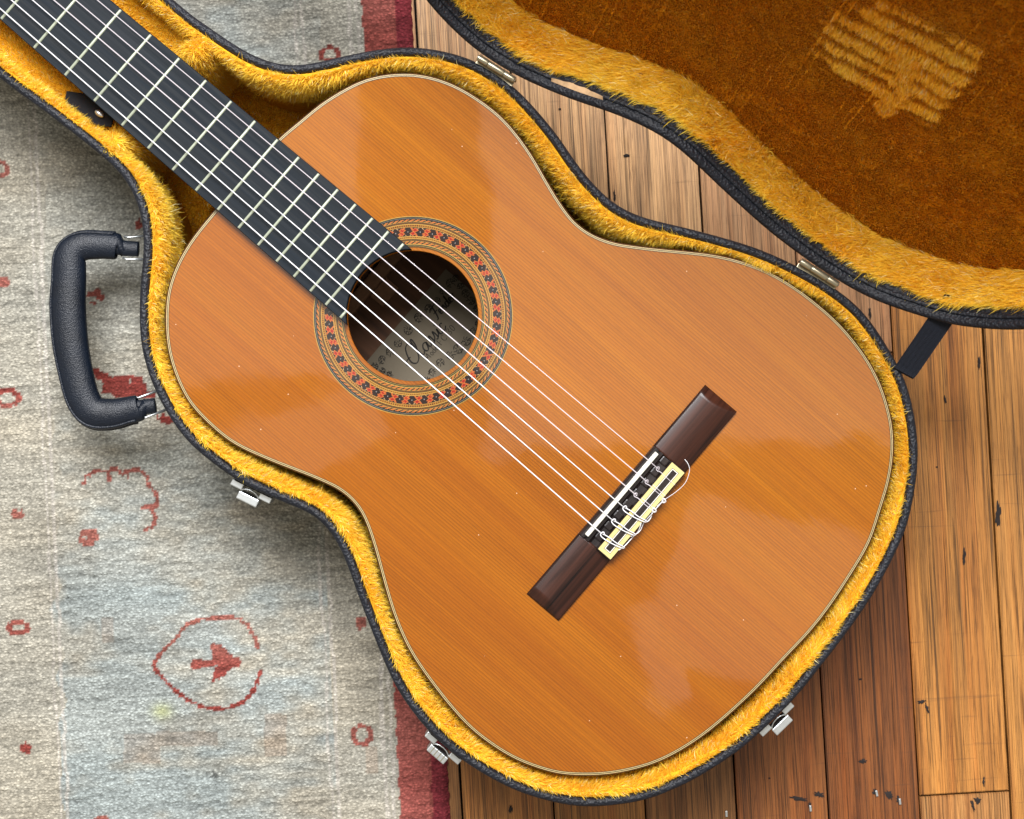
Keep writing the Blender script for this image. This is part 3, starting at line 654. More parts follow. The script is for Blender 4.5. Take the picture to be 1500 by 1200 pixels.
def bridge():
    BX0, BX1, xc = .1776, .2052, .1914; YM = .0378; YE = .0915
    br = None
    def wing(sg):
        nx, ny = 16, 40; V = []
        for j in range(ny + 1):
            y = YM + (YE - YM) * j / ny
            for i in range(nx + 1):
                u = i / nx * 2 - 1; x = xc + u * (BX1 - BX0) / 2
                z = .0052 - .0024 * u * u - 0.0010 * u; e = YE - y
                z = min(z, .0007 + e * .75 * (1 + .25 * u)); V.append((x, sg * y, z))
        top = len(V); F = []
        for j in range(ny):
            for i in range(nx):
                a = j * (nx + 1) + i; q = (a, a + 1, a + nx + 2, a + nx + 1); F.append(q if sg > 0 else q[::-1])
        # skirt
        ring = [j * (nx + 1) for j in range(ny + 1)] + [ny * (nx + 1) + i for i in range(1, nx + 1)] + [j * (nx + 1) + nx for j in range(ny - 1, -1, -1)] + [i for i in range(nx - 1, 0, -1)]
        for k in ring: V.append((V[k][0], V[k][1], .0002))
        R = len(ring)
        for k in range(R): q = (ring[k], top + k, top + (k + 1) % R, ring[(k + 1) % R]); F.append(q if sg < 0 else q[::-1])
        return V, F
    # front rail, trough and tie block core: one profile extruded across
    prof = [(BX0, .0002), (BX0, .0040), (BX0 + .0006, .0058), (BX0 + .0018, .0068), (BX0 + .0042, .0070), (.1797 + .0008, .0070), (.1797 + .0008, .0040), (.1834, .0040), (.1834, .0066), (.1858, .0064), (.1866, .0046),
            (.1878, .0038), (.1925, .0040), (.1932, .0072), (.1940, .0080), (.2044, .0080), (BX1, .0072), (BX1, .0002)]
    V2 = [(x, y, z) for y in (-YM - .0004, YM + .0004) for x, z in prof]; n = len(prof)
    F2 = [(k, k + 1, n + k + 1, n + k) for k in range(n - 1)]
    F2 += [tuple(range(n)), tuple(range(2 * n - 1, n - 1, -1))]
    F2 = [q[::-1] if len(q) == 4 else q for q in F2]
    bm = bmesh.new(); vv = [bm.verts.new(v) for v in V2]
    for q in F2: bm.faces.new([vv[i] for i in q])
    bmesh.ops.recalc_face_normals(bm, faces=bm.faces); bmesh.ops.triangulate(bm, faces=[f for f in bm.faces if len(f.verts) > 4])
    bm.verts.index_update(); V2 = [tuple(v.co) for v in bm.verts]; F2 = [tuple(v.index for v in f.verts) for f in bm.faces]; bm.free()
    br = mo('bridge', V2, F2, M['blockwood'], guitar, False)
    for sg in (1, -1): mo('bridge_wing', *wing(sg), M['bridge'], br, True)
    box('saddle', XS - .0012, XS + .0016, -.0358, .0358, .0042, .0108, M['bone'], br, .0004)
    for k in range(8):                                                   # ridges of the string ramp behind the saddle
        y = -.0335 + k * .0094
        box('ramp_ridge', .1868, .1924, y, y + .0052, .0036, .0054, M['blockwood'], br, .0009)
    # tie block frame, lines and dark centre
    a0, a1, b0 = .1936, .2044, .0376
    def frame(name, i0, i1, mat, z):
        V = []; 
        for d in (i0, i1): V += [(a0 + d, -b0 + d, z), (a1 - d, -b0 + d, z), (a1 - d, b0 - d, z), (a0 + d, b0 - d, z)]
        V += [(q[0], q[1], z - .0008) for q in V[:4]]
        F = [(k, (k + 1) % 4, 4 + (k + 1) % 4, 4 + k) for k in range(4)] + [(8 + k, 8 + (k + 1) % 4, (k + 1) % 4, k) for k in range(4)]
        mo(name, V, F, mat, br)
    frame('ivoroid_frame', 0, .0026, M['ivoroid'], .0087); frame('black_inlay_line', .0024, .0030, M['black'], .00865)
    frame('cream_inlay_line', .0029, .0035, M['bone'], .0087); box('dark_inlay', a0 + .0034, a1 - .0034, -b0 + .0034, b0 - .0034, .0078, .0085, M['blockwood'], br)
    # strings with their ties
    for k in range(6):
        ys = (-.0284 + .01136 * k); yn = -.0212 + .00848 * k; bass = k < 3
        r = (.00042, .00038, .00035, .00042, .00037, .00032)[k]
        mat = M['bass'] if bass else M['nylon']
        pts = [(fx(0) - .004, yn, .0105), (XS - .001, ys, .0113), (XS + .001, ys, .0111), (.1865, ys, .0088), (.1905, ys, .0074)]
        if not bass: pts = pts
        s = tube('string', pts, r, mat, guitar, 8)
        xa = .1893
        if bass:
            lp = [(xa + .0012, ys + .0010, .0076), (xa, ys + .0016, .0080), (xa - .0009, ys, .0082), (xa, ys - .0014, .0082), (xa + .003, ys - .0016, .0096), (.1985, ys - .0005, .0102), (.2045, ys + .0012, .0098),
                  (.2063, ys + .0022, .0082), (.2055, ys + .0028, .0090), (.2000, ys + .0016, .0102), (.1945, ys + .0013, .0099), (xa + .0005, ys + .0004, .0080)]
            tube('string_knot', crs(lp, 6), .00036, mat, s, 8)
        else:
            tube('string_knot', crs([(xa + .001, ys, .0070), (xa, ys + .0013, .0078), (xa - .0011, ys, .0080), (xa, ys - .0013, .0078), (xa + .0022, ys - .0008, .0080), (.1936, ys - .0006, .0090)], 6), r * .8, mat, s, 8)
            for dy in (-.0009, .0009):
                if k == 5 and dy > 0: continue
                tube('string_knot', [(.1934, ys + dy, .0089), (.1955, ys + dy, .0091), (.2030, ys + dy, .0091), (.2048, ys + dy, .0088)], r * .62, M['nylon'], s, 6)
    def ends(pts, r, z):
        q = crs([L(a, b, zz) for (a, b), zz in zip(pts, z)], 8); tube('string_end', q, r * .85, M['bass'], guitar, 8)
    ends([(906, 806), (915, 800), (926, 788), (934, 780), (938, 771), (939, 766)], .00042, [.0098, .0075, .006, .006, .0085, .0095])
    ends([(924, 786), (931, 783), (938, 777), (943, 766), (950, 758), (956, 752)], .00036, [.0090, .0070, .0060, .0060, .0070, .0088])
    ends([(941, 764), (947, 765), (953, 759), (956, 749), (961, 745), (970, 735), (972, 731)], .00042, [.0095, .0075, .0065, .0080, .0080, .0088, .0090])
    ends([(962, 742), (970, 735), (975, 731), (991, 720), (1004, 707), (1010, 690), (1008, 680), (1003, 673)], .00022, [.0080, .0090, .0090, .0100, .0110, .0120, .0120, .0110])
    for a, b in ((972, 734), (958, 748)):
        o = crs([L(a - 2, b - 2, .009), L(a + 1, b - 3, .0105), L(a + 3, b + 1, .0095), L(a - 1, b + 2, .0085), L(a - 2, b - 2, .009)], 5); tube('string_knot', o, .00055, M['bass'], guitar, 8)
bridge()
def label():
    z = -.0902; k = 1.0
    def Q(px, py): return L(px, py, z)
    a = Q(530, 535); b = Q(653, 394)
    # label frame: u along the reading direction, v towards the neck
    ymin, ymax = -.052, b.y; x1 = b.x; x0 = x1
    lb = mo('label', [(x0, ymin, z), (x0 + .070, ymin, z), (x0 + .070, ymax, z), (x0, ymax, z)], [(0, 1, 2, 3)], M['paper'], guitar)
    def rib(pts, w):
        V = []; F = []; pts = crs([Vector((p[0], p[1], 0)) for p in pts], 6); n = len(pts)
        for i, p in enumerate(pts):
            t = (pts[min(i + 1, n - 1)] - pts[max(i - 1, 0)]); t = t.normalized() if t.length > 0 else Vector((1, 0, 0)); s = Vector((-t.y, t.x, 0)); f = w * (0.55 + 0.45 * abs(t.y))
            V += [p + s * f, p - s * f]
        for i in range(n - 1): F.append((2 * i, 2 * i + 1, 2 * i + 3, 2 * i + 2))
        return V, F
    def place(name, strokes, ox, oy, s, w, rot=0.0):
        # strokes in letter space (right, up); mapped to the label: right -> +y, up -> -x
        V, F = merge([rib([(px * s, py * s) for px, py in st], w) for st in strokes])
        V = [Vector((ox - p.y * math.cos(rot) - p.x * math.sin(rot), oy + p.x * math.cos(rot) - p.y * math.sin(rot), z + .0003)) for p in V]
        o = mo(name, V, F, M['ink'], lb); return o
    Classic = [[(1.35, 1.55), (1.55, 1.85), (1.3, 2.1), (.8, 1.9), (.35, 1.2), (.15, .5), (.45, .05), (.95, .2), (1.3, .6)], [(.5, .95), (0, 1.0), (-.35, .75), (-.3, .45)],
               [(1.3, .6), (1.75, 1.3), (1.95, 2.0), (1.8, 2.1), (1.6, 1.4), (1.5, .4), (1.65, .05), (1.95, .3)],
               [(2.7, .75), (2.4, .85), (2.05, .5), (2.1, .08), (2.4, .1), (2.75, .75), (2.65, .25), (2.8, .05), (3.05, .3)],
               [(3.05, .3), (3.4, .95), (3.45, .45), (3.35, .08), (3.1, .1)], [(3.4, .1), (3.75, .4), (4.0, .95), (4.05, .45), (3.95, .08), (3.7, .1)], [(4.0, .1), (4.3, .35), (4.5, .8), (4.4, .2), (4.6, .05), (4.8, .3)], [(4.62, 1.2), (4.68, 1.28)],
               [(5.35, .75), (5.1, .85), (4.8, .4), (5.0, .05), (5.4, .3)]]
    p0 = Q(607, 537); p1 = Q(655, 481); s = (p1.y - p0.y) / 5.3
    place('classic_lettering', Classic, p0.x, p0.y, abs(s), .00055)
    Fender = [[(.2, 1.5), (.7, 1.75), (1.5, 1.8)], [(1.0, 1.75), (.75, .9), (.4, .1), (.1, .0)], [(.4, .95), (1.2, 1.0)], [(1.2, .4), (1.55, .6), (1.5, .85), (1.25, .7), (1.2, .2), (1.5, .1)],
              [(1.7, .1), (1.85, .8), (1.9, .5), (2.2, .85), (2.25, .4), (2.3, .1)], [(3.0, .75), (2.7, .8), (2.5, .35), (2.7, .1), (3.0, .5), (3.25, 1.6), (3.05, .5), (3.15, .1)], [(3.35, .45), (3.7, .6), (3.65, .85), (3.4, .7), (3.35, .2), (3.65, .1)],
              [(3.85, .1), (4.0, .8), (4.05, .5), (4.3, .8), (4.45, .75)]]
    p0 = Q(640, 470); p1 = Q(671, 434); place('fender_lettering', Fender, p0.x, p0.y, abs(p1.y - p0.y) / 4.6, .0006)
    p0 = Q(627, 529); p1 = Q(668, 482)
    M_ = [[(0, 0), (.1, 1.2), (.45, .4), (.8, 1.2), (.9, 0)], [(1.25, .4), (1.5, .7), (1.75, .4), (1.5, 0), (1.25, .4)], [(2.35, 1.2), (2.35, 0)], [(2.3, .6), (2.0, .6), (1.95, .1), (2.3, .05)], [(2.6, .4), (3.0, .4), (2.8, .7), (2.6, .4), (2.7, 0), (3.0, .1)], [(3.25, 1.25), (3.25, 0)],
          [(3.9, 0), (3.9, 1.2), (4.5, 1.2)], [(3.9, .65), (4.4, .65)], [(5.5, 1.0), (5.2, 1.2), (4.85, .9), (4.85, .3), (5.2, 0), (5.5, .2)], [(5.75, .55), (6.15, .55)],
          [(6.4, 1.05), (6.8, 1.2), (6.95, .9), (6.65, .65), (6.95, .35), (6.8, .0), (6.4, .1)], [(7.3, .6), (7.45, 1.15), (7.75, 1.1), (7.85, .6), (7.7, .05), (7.4, .05), (7.3, .6)]]
    place('model_lettering', M_, p0.x, p0.y, abs(p1.y - p0.y) / 7.9, .00022)
    rr = random.Random(9); st = []
    def flower(cx, cy, r):
        n = rr.randint(7, 10)
        for k in range(n):
            a = 2 * PI * k / n + rr.uniform(-.2, .2); q = r * rr.uniform(.6, 1.1); b = a + rr.uniform(-.5, .5)
            st.append([(cx + .2 * r * math.cos(a), cy + .2 * r * math.sin(a)), (cx + .6 * q * math.cos(b), cy + .6 * q * math.sin(b)), (cx + q * math.cos(a), cy + q * math.sin(a))])
        for k in range(2):
            a0_ = rr.uniform(0, 6); st.append([(cx + r * .75 * math.cos(a0_ + j * .6), cy + r * .75 * math.sin(a0_ + j * .6)) for j in range(5)])
    for px, py, r in [(549, 537, 4), (560, 527, 4.5), (572, 515, 5), (583, 503, 4.5), (598, 484, 5), (614, 465, 5.5), (628, 452, 4.5), (640, 441, 4), (650, 428, 4.5), (660, 415, 5), (668, 408, 4), (682, 430, 4.5), (690, 441, 4.5), (675, 420, 4), (699, 452, 4),
                      (560, 543, 3.5), (571, 549, 3.5), (645, 531, 4.5), (660, 520, 5), (671, 511, 5.5), (683, 500, 5), (694, 486, 4.5), (701, 474, 4), (634, 545, 4.5), (625, 556, 4)]:
        c = Q(px, py); flower(c.x, c.y, r / 2200 * 1.75)
    V, F = merge([rib(q, .00026) for q in st]); V = [Vector((p[0], p[1], z + .0003)) for p in V]; mo('printed_flowers', V, F, M['ink'], lb)
label()

# ------------------------------------------------------------------ THE CASE
case = empty('guitar_case', 'black hardshell guitar case standing open with golden yellow plush lining around the guitar', 'guitar case', mat4=Matrix.Identity(4))
def lp(x, y): return GM @ Vector((x, y, 0))
case_px = [(257, 2), (293, 30), (333, 58), (370, 80), (405, 92), (443, 94), (500, 82), (543, 73), (593, 68), (633, 71), (673, 80), (710, 96), (750, 124), (783, 157), (817, 198), (843, 236), (867, 266), (900, 297), (940, 317), (1000, 332), (1050, 345),
           (1100, 360), (1140, 376), (1190, 401), (1235, 430), (1268, 460), (1300, 506), (1327, 557), (1339, 600), (1345, 640), (1346, 677), (1341, 720), (1331, 767), (1318, 800), (1297, 842), (1273, 883), (1240, 930), (1205, 975), (1167, 1022), (1120, 1069), (1079, 1104), (1033, 1134), (1000, 1152),
           (950, 1172), (900, 1181), (850, 1183), (800, 1174), (750, 1157), (700, 1130), (655, 1098), (617, 1060), (585, 1016), (567, 981), (546, 930), (523, 870), (505, 820), (485, 782), (456, 754), (412, 735), (357, 710), (315, 682), (275, 648), (250, 615), (230, 580),
           (214, 540), (205, 500), (203, 455), (205, 410), (209, 367), (207, 325), (197, 290), (178, 257), (148, 228), (100, 190), (50, 152), (0, 115)]
caseW = contour([P(a, b, ZR) for a, b in case_px] + [lp(-.40, -.059), lp(-.50, -.063), lp(-.62, -.063), lp(-.70, -.058), lp(-.722, -.035), lp(-.726, 0), lp(-.722, .035), lp(-.70, .058), lp(-.62, .063), lp(-.50, .063), lp(-.40, .0575)], 0.003, 1.8)
RW = 0.0062
ZB = 0.0085
V, Q = sweep(caseW, [(0.004, ZB), (0.0005, ZB + .004), (-0.0004, ZB + .03), (-.0006, ZR - .03), (.0004, ZR - .010), (.0012, ZR - .006)]); big('shell', V, Q, None, M['vinyl'], case, True)
V, F = slab_face(caseW + inward(caseW) * .004, ZB, True); mo('base_panel', V, F, M['vinyl'], case)
prof = [(.0012, ZR - .006)] + [(RW / 2 - RW / 2 * math.cos(a) * (1 if 1 else 1), ZR - .003 + .003 * math.sin(a)) for a in np.linspace(0, PI, 7)] + [(RW, ZR - .010)]
V, Q = sweep(caseW, prof); big('rim', V, Q, None, M['vinyl'], case, True)
# how far the plush may bulge before it meets the guitar
inn = caseW + inward(caseW) * RW
bl = np.vstack([bodyW, np.array([[p.x, p.y] for p in [lp(x, y) for x in np.arange(-.46, -.15, .004) for y in (-.030, .030)]])])
dist = np.sqrt(((inn[:, None, :] - bl[None, :, :]) ** 2).sum(2)).min(1)
wd = np.clip(dist - 0.0055, 0.0010, 0.0080)
xloc = (caseW - np.array([GO.x, GO.y])) @ np.array([math.cos(GANG), math.sin(GANG)])
wd = np.where(xloc < -.20, np.minimum(wd, .0035), wd)
k = np.exp(-0.5 * (np.arange(-8, 9) / 3.0) ** 2); k /= k.sum(); wd = sum(np.roll(wd, j) * k[j + 8] for j in range(-8, 9))
def lining_prof(z0):
    return [(RW - .0005, z0 - .004), (RW + .12 * wd, z0 - .0012), (RW + .45 * wd, z0 - .0015), (RW + .8 * wd, z0 - .007), (RW + wd, z0 - .018), (RW + wd + .0005, z0 - .050), (RW + wd + .0005, .016)]
V, Q = sweep(caseW, lining_prof(ZR)); lin = big('lining', V, Q, None, M['backing'], case, True)
fi = caseW + inward(caseW) * RW; Vf, Ff = slab_face(fi, .0165); mo('floor_lining', Vf, Ff, M['backing'], case)
N = len(caseW)
# pile on the top of the lining, thick; deeper down, thinner
Vl = V; Ql = Q
upper = Ql[:N * 5]; p, n = mesh_samples(Vl, upper, 270000, np.random.default_rng(11))
def visible(p, margin=40):
    k = FPX / (CAMZ - p[:, 2]); px = 750 + p[:, 0] * k; py = 600 - p[:, 1] * k
    return (px > -margin * 3) & (px < 1500 + margin * 2) & (py > -margin * 3) & (py < 1200 + margin * 2)
m = visible(p); p = p[m]; n = n[m]
n = np.where(n[:, 2:3] < -0.2, -n, n)
ci = np.argmin(((p[:, None, :2][:, 0][:, None] - caseW[None, ::4]) ** 2).sum(2), axis=1) * 4 if len(p) * len(caseW) / 4 < 3e8 else None
tn = np.roll(caseW, -1, 0) - np.roll(caseW, 1, 0); tn /= np.linalg.norm(tn, axis=1)[:, None]; inw = inward(caseW)
ori = inw[ci]; tg = tn[ci]
n = np.where((n[:, :2] * ori).sum(1)[:, None] < -0.3, -n, n)
comb = np.c_[-ori * 0.10 + tg * 0.35, np.full(len(p), 0.35)]
strands('plush_pile', p, n, comb, np.where(p[:, 2] > ZR - .02, .0060, .0045), .00036, case, 21, clump=.34, jit=.20, lift=.70)
g_ = np.random.default_rng(5).choice(len(p), 6000, replace=False)
strands('long_plush_hairs', p[g_], n[g_], comb[g_], .0085, .00040, case, 22, clump=.5, jit=.35, lift=.9)
# neck cradle: padded block that carries the neck, with raised sides at its end
def cradle():
    nx, ny = 130, 44; V = []
    xe = -.2135
    for i in range(nx + 1):
        x = -.70 + (xe + .70) * i / nx
        for j in range(ny + 1):
            y = -.0500 + .100 * j / ny
            d = xe - x; e = min(1, max(0, abs(y) - .026) / .012); bump = math.exp(-((d - .011) / .013) ** 2)
            z = .086 + .026 * e * bump + .005 * e; z -= .012 * max(0, 1 - d / .007) ** 2
            V.append(lp(x, y).xy.to_3d() + Vector((0, 0, z)))
    for j in range(ny + 1):
        y = -.0500 + .100 * j / ny; V.append(lp(xe + .001, y).xy.to_3d() + Vector((0, 0, .06)))
    for j in range(ny + 1):
        y = -.0500 + .100 * j / ny; V.append(lp(xe + .0015, y).xy.to_3d() + Vector((0, 0, .016)))
    Q = np.array([(i * (ny + 1) + j, (i + 1) * (ny + 1) + j, (i + 1) * (ny + 1) + j + 1, i * (ny + 1) + j + 1) for i in range(nx + 2) for j in range(ny)])
    V = np.array([tuple(v) for v in V]); o = big('neck_cradle', V, Q, None, M['backing'], case, True)
    p, n = mesh_samples(V, Q, 90000, np.random.default_rng(12)); m = visible(p) & (p[:, 2] > .03); p = p[m]; n = n[m]
    ax = np.array([math.cos(GANG), math.sin(GANG)]); q = p[:, :2] - np.array([GO.x, GO.y]); x = q @ ax; y = q @ np.array([-ax[1], ax[0]])
    end = (x > -.245)
    comb = np.c_[np.outer(np.where(end, .5, -.6), ax), np.where(end, .2, -.1)]
    strands('plush_pile', p, n, comb, np.where(end, .0055, .0032), .0004, o, 31, tint=(.95, .95, 1.0), jit=.3)
cradle()
# felt tab with a snap, from the accessory pocket
def felt():
    z = .1040
    pts = [(97, 133), (131, 138), (150, 150), (166, 170), (163, 186), (125, 182), (94, 154)]
    c = [P(a, b, z) for a, b in pts]; ctr = sum(c, Vector()) / len(c)
    V = [(p.x, p.y, z) for p in c] + [(p.x, p.y, z - .002) for p in c]; n = len(c)
    bm = bmesh.new(); f = bm.faces.new([bm.verts.new(v) for v in V[:n]]); r = bmesh.ops.extrude_face_region(bm, geom=[f])
    for v in r['geom']:
        if isinstance(v, bmesh.types.BMVert): v.co.z -= .0022
    bmesh.ops.recalc_face_normals(bm, faces=bm.faces); bmesh.ops.bevel(bm, geom=bm.edges[:], offset=.0005, segments=1, affect='EDGES')
    me = bpy.data.meshes.new('felt_tab'); bm.to_mesh(me); bm.free(); o = link('felt_tab', me, M['felt'], case)
    s = P(146, 167, z); bm = bmesh.new(); bmesh.ops.create_uvsphere(bm, u_segments=16, v_segments=10, radius=1)
    bmesh.ops.transform(bm, matrix=Matrix.Translation(s + Vector((0, 0, .0012))) @ Matrix.Rotation(math.radians(-35), 4, 'Z') @ Matrix.Diagonal((.0036, .0022, .0016, 1)), verts=bm.verts)
    me = bpy.data.meshes.new('snap'); bm.to_mesh(me); bm.free(); link('snap', me, M['chrome'], o, True)
felt()
# pit walls and bottom pile (dark, seen between the neck and the shoulders)
p, n = mesh_samples(np.array(Vf), np.array([f for f in Ff if len(f) == 3]), 160000, np.random.default_rng(14))
q = p[:, :2] - np.array([GO.x, GO.y]); ax = np.array([math.cos(GANG), math.sin(GANG)]); x = q @ ax
m = (x > -.215) & (x < -.06); p = p[m]; n = np.tile((0, 0, 1.0), (len(p), 1))
strands('plush_pile', p, n, np.tile((.2, .1, 0), (len(p), 1)), .005, .0006, case, 41)

# handle ------------------------------------------------------------
def handle():
    ZH = .055
    path = [(228, 594), (215, 596), (205, 597), (204, 598), (188, 601), (165, 606), (138, 604), (122, 585), (111, 545), (103, 500), (99.5, 450), (101, 410), (103, 376), (119, 361), (150, 359.5), (172, 361), (173, 362), (185, 364), (203, 365)]
    hwd = [11, 11.5, 11.5, 19, 20, 22, 24, 25, 25.5, 26.5, 26.5, 25.5, 24.5, 22, 20, 19, 12, 11.5, 11]
    k = (CAMZ - ZH) / FPX
    pts = crs([P(a, b, ZH) for a, b in path], 6); rad = [v.x * k for v in crs([Vector((h, 0, 0)) for h in hwd], 6)]
    rad = np.array(rad); ker = np.array([1, 2, 1]) / 4; rad[1:-1] = np.convolve(rad, ker, 'valid')
    o = tube('handle', pts, list(rad), M['handle'], case, 20, ell=.62)
    # moulded seam along the outer edge
    seam = []
    for i, q in enumerate(pts):
        if not (20 < i < len(pts) - 20): continue
        a = pts[i - 1]; b = pts[i + 1]; t = (b - a).normalized(); s = Vector((-t.y, t.x, 0)); s = s if s.dot(q - P(170, 480, ZH)) > 0 else -s
        seam.append(q + s * rad[i] * .86 + Vector((0, 0, rad[i] * .62 * .50)))
    tube('handle_seam', seam, .0011, M['handle'], o, 8)
    seam = [s_ - Vector((0, 0, .006)) + (s_ - P(170, 480, s_.z)).normalized() * .0012 for s_ in seam]
    tube('handle_seam', seam, .0013, M['handle'], o, 8)
    for (a, b), (c, d) in (((188, 348), (210, 346)), ((186, 380), (210, 380)), ((203, 583), (226, 574)), ((208, 614), (236, 603))):
        A = P(a, b, ZH); B = P(c, d, ZH); B = B + (B - A).normalized() * .004
        tube('handle_wire', [A + Vector((-.003, .001 if b < 500 else .001, 0)), A, B], .0009, M['chrome'], o, 8)
handle()
# latches -----------------------------------------------------------
def latch(px, py, grooved=False):
    c = P(px, py, ZR - .012); i = np.argmin(((caseW - np.array([c.x, c.y])) ** 2).sum(1)); o2 = caseW[i]; nn = -inward(caseW)[i]; tt = np.array([-nn[1], nn[0]])
    Mx = Matrix(((tt[0], nn[0], 0, o2[0]), (tt[1], nn[1], 0, o2[1]), (0, 0, 1, ZR - .016), (0, 0, 0, 1)))
    R = empty('latch', parent=case)
    for sg in (-1, 1):
        bx = sorted((sg * .0062, sg * .0148)); box('hinge_plate', bx[0], bx[1], .0008, .0052, -.012, .006, M['chrome'], R, .0006, Mx)
    box('back_plate', -.0128, .0128, -.0002, .0012, -.022, .008, M['felt'], R, .0003, Mx)
    box('lever', -.0075, .0075, .0064, .0118, -.012, .004, M['chrome'], R, .0007, Mx)
    w_ = [Mx @ Vector(v) for v in [(-.0068, .0045, .004), (-.0058, .0032, .007), (-.003, .0022, .0085), (0, .0018, .009), (.003, .0022, .0085), (.0058, .0032, .007), (.0068, .0045, .004)]]
    w_ = [Mx @ Vector(v) for v in [(-.0070, .0060, .0045), (-.0055, .0042, .0055), (-.003, .0030, .0060), (0, .0026, .0062), (.003, .0030, .0060), (.0055, .0042, .0055), (.0070, .0060, .0045)]]
    tube('bail_wire', w_, .00055, M['chrome'], R, 8)
    for s in ((-.0045, -.0015, .0015, .0045) if grooved else ()): box('lever_groove', s - .0003, s + .0003, .0066, .0116, .0039, .0043, M['brass'], R, 0, Mx)
    return R
for a, b, g_ in ((372, 716, False), (652, 1096, True), (1132, 1052, False)): latch(a, b, g_)

# LID ---------------------------------------------------------------
h1 = P(727, 100, ZR + .001); h2 = P(1200, 400, ZR + .001); hd = (h2 - h1).normalized()
LIDANG = math.radians(114)
piv = h1
def lidM():
    # turn the closed lid about the hinge line
    R1 = Matrix.Rotation(-LIDANG, 4, hd); T = Matrix.Translation(piv) @ R1 @ Matrix.Translation(-piv)
    test = T @ (piv + Vector((-hd.y, hd.x, 0)) * -0.3 + Vector((0, 0, 0)))
    if test.z < piv.z: T = Matrix.Translation(piv) @ Matrix.Rotation(LIDANG, 4, hd) @ Matrix.Translation(-piv)
    return T
LM = lidM(); LMn = np.array(LM)
ZL0 = ZR + .002; DEP = .043
LR = .0065
V, Q = sweep(caseW, [(.001, ZL0), (-.0004, ZL0 + .006), (-.0002, ZL0 + DEP - .006), (.004, ZL0 + DEP + .003)])
Vt, Ft = slab_face(caseW + inward(caseW) * .004, ZL0 + DEP + .003)
Vr, Qr = sweep(caseW, [(.001, ZL0), (.0025, ZL0 - .0012), (.0048, ZL0 - .0012), (LR, ZL0 + .0005), (LR + .0002, ZL0 + .005)])
Vm, Fm = merge([([tuple(a) for a in V], [tuple(map(int, q)) for q in Q]), (Vt, [tuple(f) for f in Ft])])
lid = mo('lid', Vm, Fm, M['vinyl'], case, False); lid.matrix_world = LM
big('lid_rim', Vr, Qr, None, M['vinyl'], lid, True)
Vv, Qv = sweep(caseW, [(LR - .0002, ZL0 + .0042), (LR + .0012, ZL0 + .0036), (LR + .0020, ZL0 + .0046), (LR + .0022, ZL0 + .0065), (LR + .0016, ZL0 + .0078), (LR + .0024, ZL0 + .0086), (LR + .0034, ZL0 + .0102), (LR + .0034, ZL0 + .0150)])
big('lid_tongue', Vv, Qv, None, M['vinyl'], lid, True)
IO = LR + .0030
Vw, Qw = sweep(caseW, [(IO, ZL0 + .012), (IO + .0006, ZL0 + .0125), (IO + .001, ZL0 + .030), (IO + .003, ZL0 + .0405)]); big('lid_lining', Vw, Qw, None, M['backing'], lid, True)
Vp, Fp = slab_face(caseW + inward(caseW) * (IO + .001), ZL0 + .0405, True); mo('lid_panel', Vp, Fp, M['matted'], lid)
def lid_visible(p, mg=60):
    q = p @ LMn[:3, :3].T + LMn[:3, 3]; k = FPX / np.maximum(CAMZ - q[:, 2], .1); px = 750 + q[:, 0] * k; py = 600 - q[:, 1] * k
    return (px > -mg) & (px < 1500 + mg * 2) & (py > -mg * 2) & (py < 1200 + mg)
p, n = mesh_samples(Vw, Qw, 260000, np.random.default_rng(15)); m = lid_visible(p); p = p[m]; n = n[m]
d2 = ((p[:, None, 0] - caseW[None, ::5, 0]) ** 2 + (p[:, None, 1] - caseW[None, ::5, 1]) ** 2); ci = d2.argmin(1) * 5; del d2
ori = inw[ci]; tg = tn[ci]; n = np.c_[ori * .97, np.full(len(p), -.2)]
comb = np.c_[tg * .75 + ori * .0, np.full(len(p), -.80)]
strands('plush_pile', p, n, comb, .0080, .00044, lid, 51, jit=.24, clump=.72, lift=.65)
g_ = np.random.default_rng(6).choice(len(p), 7000, replace=False)
strands('long_plush_hairs', p[g_], n[g_], comb[g_], .0115, .00050, lid, 52, clump=.8, jit=.35, lift=.8)
